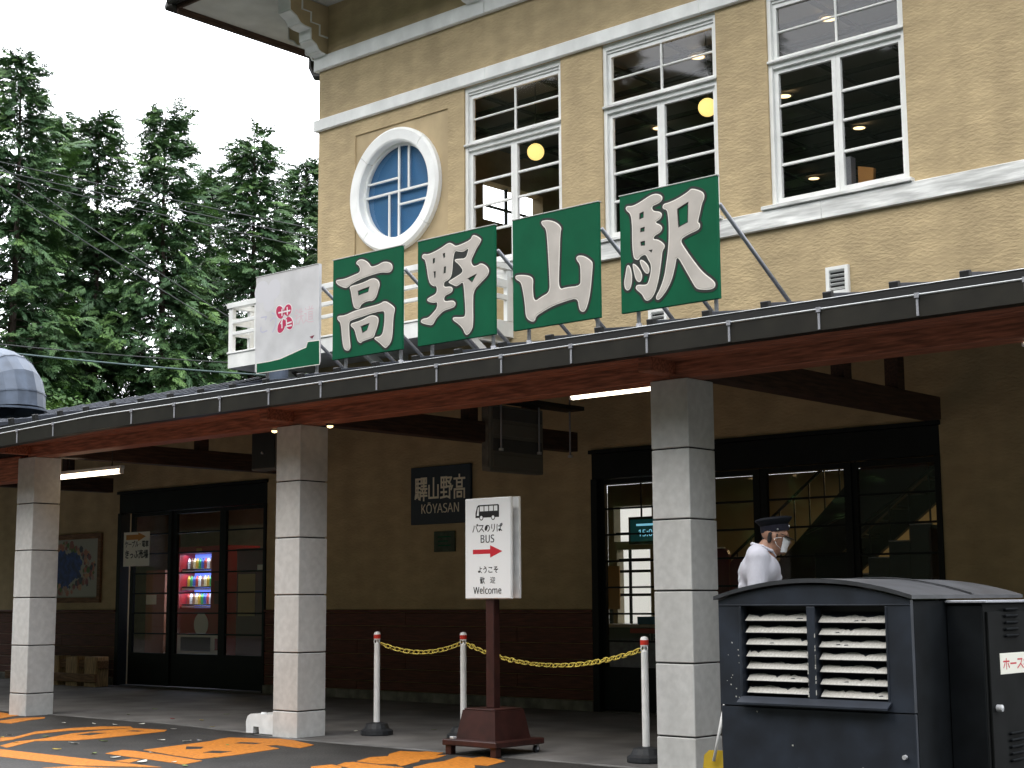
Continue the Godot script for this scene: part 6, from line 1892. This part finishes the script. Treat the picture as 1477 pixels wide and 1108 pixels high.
	nets(ha, [[Vector3(0, 0.02, -0.062), Vector3(0, -0.045, -0.062), 0.040, 0.026], [Vector3(-0.058, 0.02, -0.03), Vector3(-0.055, -0.03, -0.04), 0.028, 0.016], [Vector3(0.058, 0.02, -0.03), Vector3(0.055, -0.03, -0.04), 0.028, 0.016], [Vector3(-0.079, 0.02, 0.014), Vector3(-0.079, -0.01, 0.012), 0.008, 0.005], [Vector3(0.079, 0.02, 0.014), Vector3(0.079, -0.01, 0.012), 0.008, 0.005]], 0.02, 0.006, tilt)
	part("hair", done(ha), M.hair, p)
	for s in [-1.0, 1.0]:
		var ey := SphereMesh.new()
		ey.radius = 0.0115
		ey.height = 0.023
		part("eye", ey, M.mask, p, tilt * Vector3(s * 0.032, 0.010, 0.0765))
		var pu := SphereMesh.new()
		pu.radius = 0.006
		pu.height = 0.012
		part("pupil", pu, M.black, p, tilt * Vector3(s * 0.032, 0.009, 0.0835))
	# peaked cap
	var cap := holder("cap", p, tilt * Vector3(0, 0.052, -0.004), Vector3(0.02, 0, 0))
	var cr := part("crown", lathe([Vector2(0.093, -0.01), Vector2(0.094, 0.035), Vector2(0.10, 0.045), Vector2(0.126, 0.078), Vector2(0.124, 0.088), Vector2(0.09, 0.098), Vector2(0.0, 0.100)], 28, true), M.cap_black, cap, Vector3(0, 0, 0), Vector3(-0.12, 0, 0))
	cr.scale = Vector3(0.90, 1, 1.10)
	var band := part("band", lathe([Vector2(0.0955, -0.012), Vector2(0.0965, 0.0), Vector2(0.0965, 0.034), Vector2(0.0955, 0.036)], 28), M.cap_band, cap, Vector3(0, 0, 0), Vector3(-0.12, 0, 0))
	band.scale = Vector3(0.90, 1, 1.10)
	var vis := PackedVector2Array()
	for k in 13: vis.append(Vector2(0, 0.055) + Vector2.from_angle(PI * k / 12.0) * Vector2(0.086, 0.105))
	for k in 13: vis.append(Vector2(0, 0.045) + Vector2.from_angle(PI - PI * k / 12.0) * Vector2(0.082, 0.055))
	part("visor", prism(vis, -0.002, 0.003), M.black, cap, Vector3(0, -0.008, 0.0), Vector3(PI / 2 + 0.42, 0, 0))
	part("badge", lathe([Vector2(0.013, 0), Vector2(0.012, 0.005), Vector2(0, 0.006)], 12), M.bright_lip, cap, Vector3(0, 0.03, 0.103), Vector3(PI / 2 - 0.1, 0, 0))
	for s in [-1.0, 1.0]: part("button", lathe([Vector2(0.007, 0), Vector2(0.006, 0.004), Vector2(0, 0.005)], 10), M.bright_lip, cap, Vector3(s * 0.086, 0.004, 0.02), Vector3(0, 0, -s * PI / 2))
	# mask
	var ms := start()
	ms.set_smooth_group(0)
	var grid := func(i: int, j: int, o: float) -> Vector3:
		var u := deg_to_rad(lerpf(-66, 66, i / 14.0))
		var v := j / 8.0
		var y := lerpf(-0.004, -0.104, v)
		var bulge := 0.103 + 0.014 * exp(-pow(v - 0.2, 2) * 14.0) - 0.012 * v * v
		var w := (0.070 - 0.010 * v + o)
		return Vector3(sin(u) * w, y + (0.010 * sin(u) * sin(u) * (1.0 if v < 0.5 else -0.6)) + 0.0018 * sin(v * 22.0), (bulge + o) * cos(u * 0.86) - 0.004)
	for i in 14:
		for j in 8:
			quad(ms, grid.call(i, j + 1, 0.004), grid.call(i + 1, j + 1, 0.004), grid.call(i + 1, j, 0.004), grid.call(i, j, 0.004))
			quad(ms, grid.call(i, j, 0.001), grid.call(i + 1, j, 0.001), grid.call(i + 1, j + 1, 0.001), grid.call(i, j + 1, 0.001))
	var mk := part("face_mask", done(ms), M.mask, p)
	mk.transform = tilt
	for s in [-1.0, 1.0]:
		for y in [0.0, -0.085]:
			part("ear_loop", tube([tilt * Vector3(s * 0.066, y, 0.05), tilt * Vector3(s * 0.083, y * 0.6 - 0.005, 0.015), tilt * Vector3(s * 0.092, -0.015, -0.006)], 0.002, 5), M.mask, p)

# ---------------------------------------------------------------- the scene
func _ready() -> void:
	rng.seed = 20
	var cam := Camera3D.new()
	cam.name = "camera"
	cam.transform = Transform3D(Basis(Vector3(0.748515, -0.006875, -0.663082), Vector3(0.097315, 0.990259, 0.099586), Vector3(0.655938, -0.139069, 0.741893)), Vector3(17.5752, 1.4131, 10.6176))
	cam.fov = 28.156
	cam.near = 0.05
	cam.far = 900.0
	add_child(cam)
	cam.current = true
	var env := Environment.new()
	var sky := Sky.new()
	var sm := ProceduralSkyMaterial.new()
	sm.sky_top_color = Color(0.97, 0.98, 1.0)
	sm.sky_horizon_color = Color(0.94, 0.955, 0.97)
	sm.sky_curve = 0.2
	sm.sky_energy_multiplier = 1.95
	sm.ground_bottom_color = Color(0.25, 0.25, 0.24)
	sm.ground_horizon_color = Color(0.5, 0.5, 0.5)
	sm.ground_energy_multiplier = 0.4
	sm.sun_angle_max = 1.0
	sm.sky_cover_modulate = Color(1, 1, 1, 0)
	sky.sky_material = sm
	env.background_mode = Environment.BG_SKY
	env.sky = sky
	env.tonemap_mode = Environment.TONE_MAPPER_LINEAR
	env.tonemap_exposure = 1.0
	env.sdfgi_enabled = true
	env.ssao_enabled = true
	env.ssil_enabled = true
	var we := WorldEnvironment.new()
	we.name = "environment"
	we.environment = env
	add_child(we)
	var sun := DirectionalLight3D.new()
	sun.name = "sun"
	sun.light_color = Color(1.0, 0.975, 0.94)
	sun.light_energy = 0.5
	sun.light_angular_distance = 25.0
	sun.shadow_enabled = true
	add_child(sun)
	sun.look_at_from_position(Vector3(-8, 30, 22), Vector3.ZERO)
	materials()
	ground()
	building()
	canopy()
	signs()
	trees()
	cables()
	roof_things()
	rooms()
	under_canopy()
	furniture()
	enclosure()
	person()
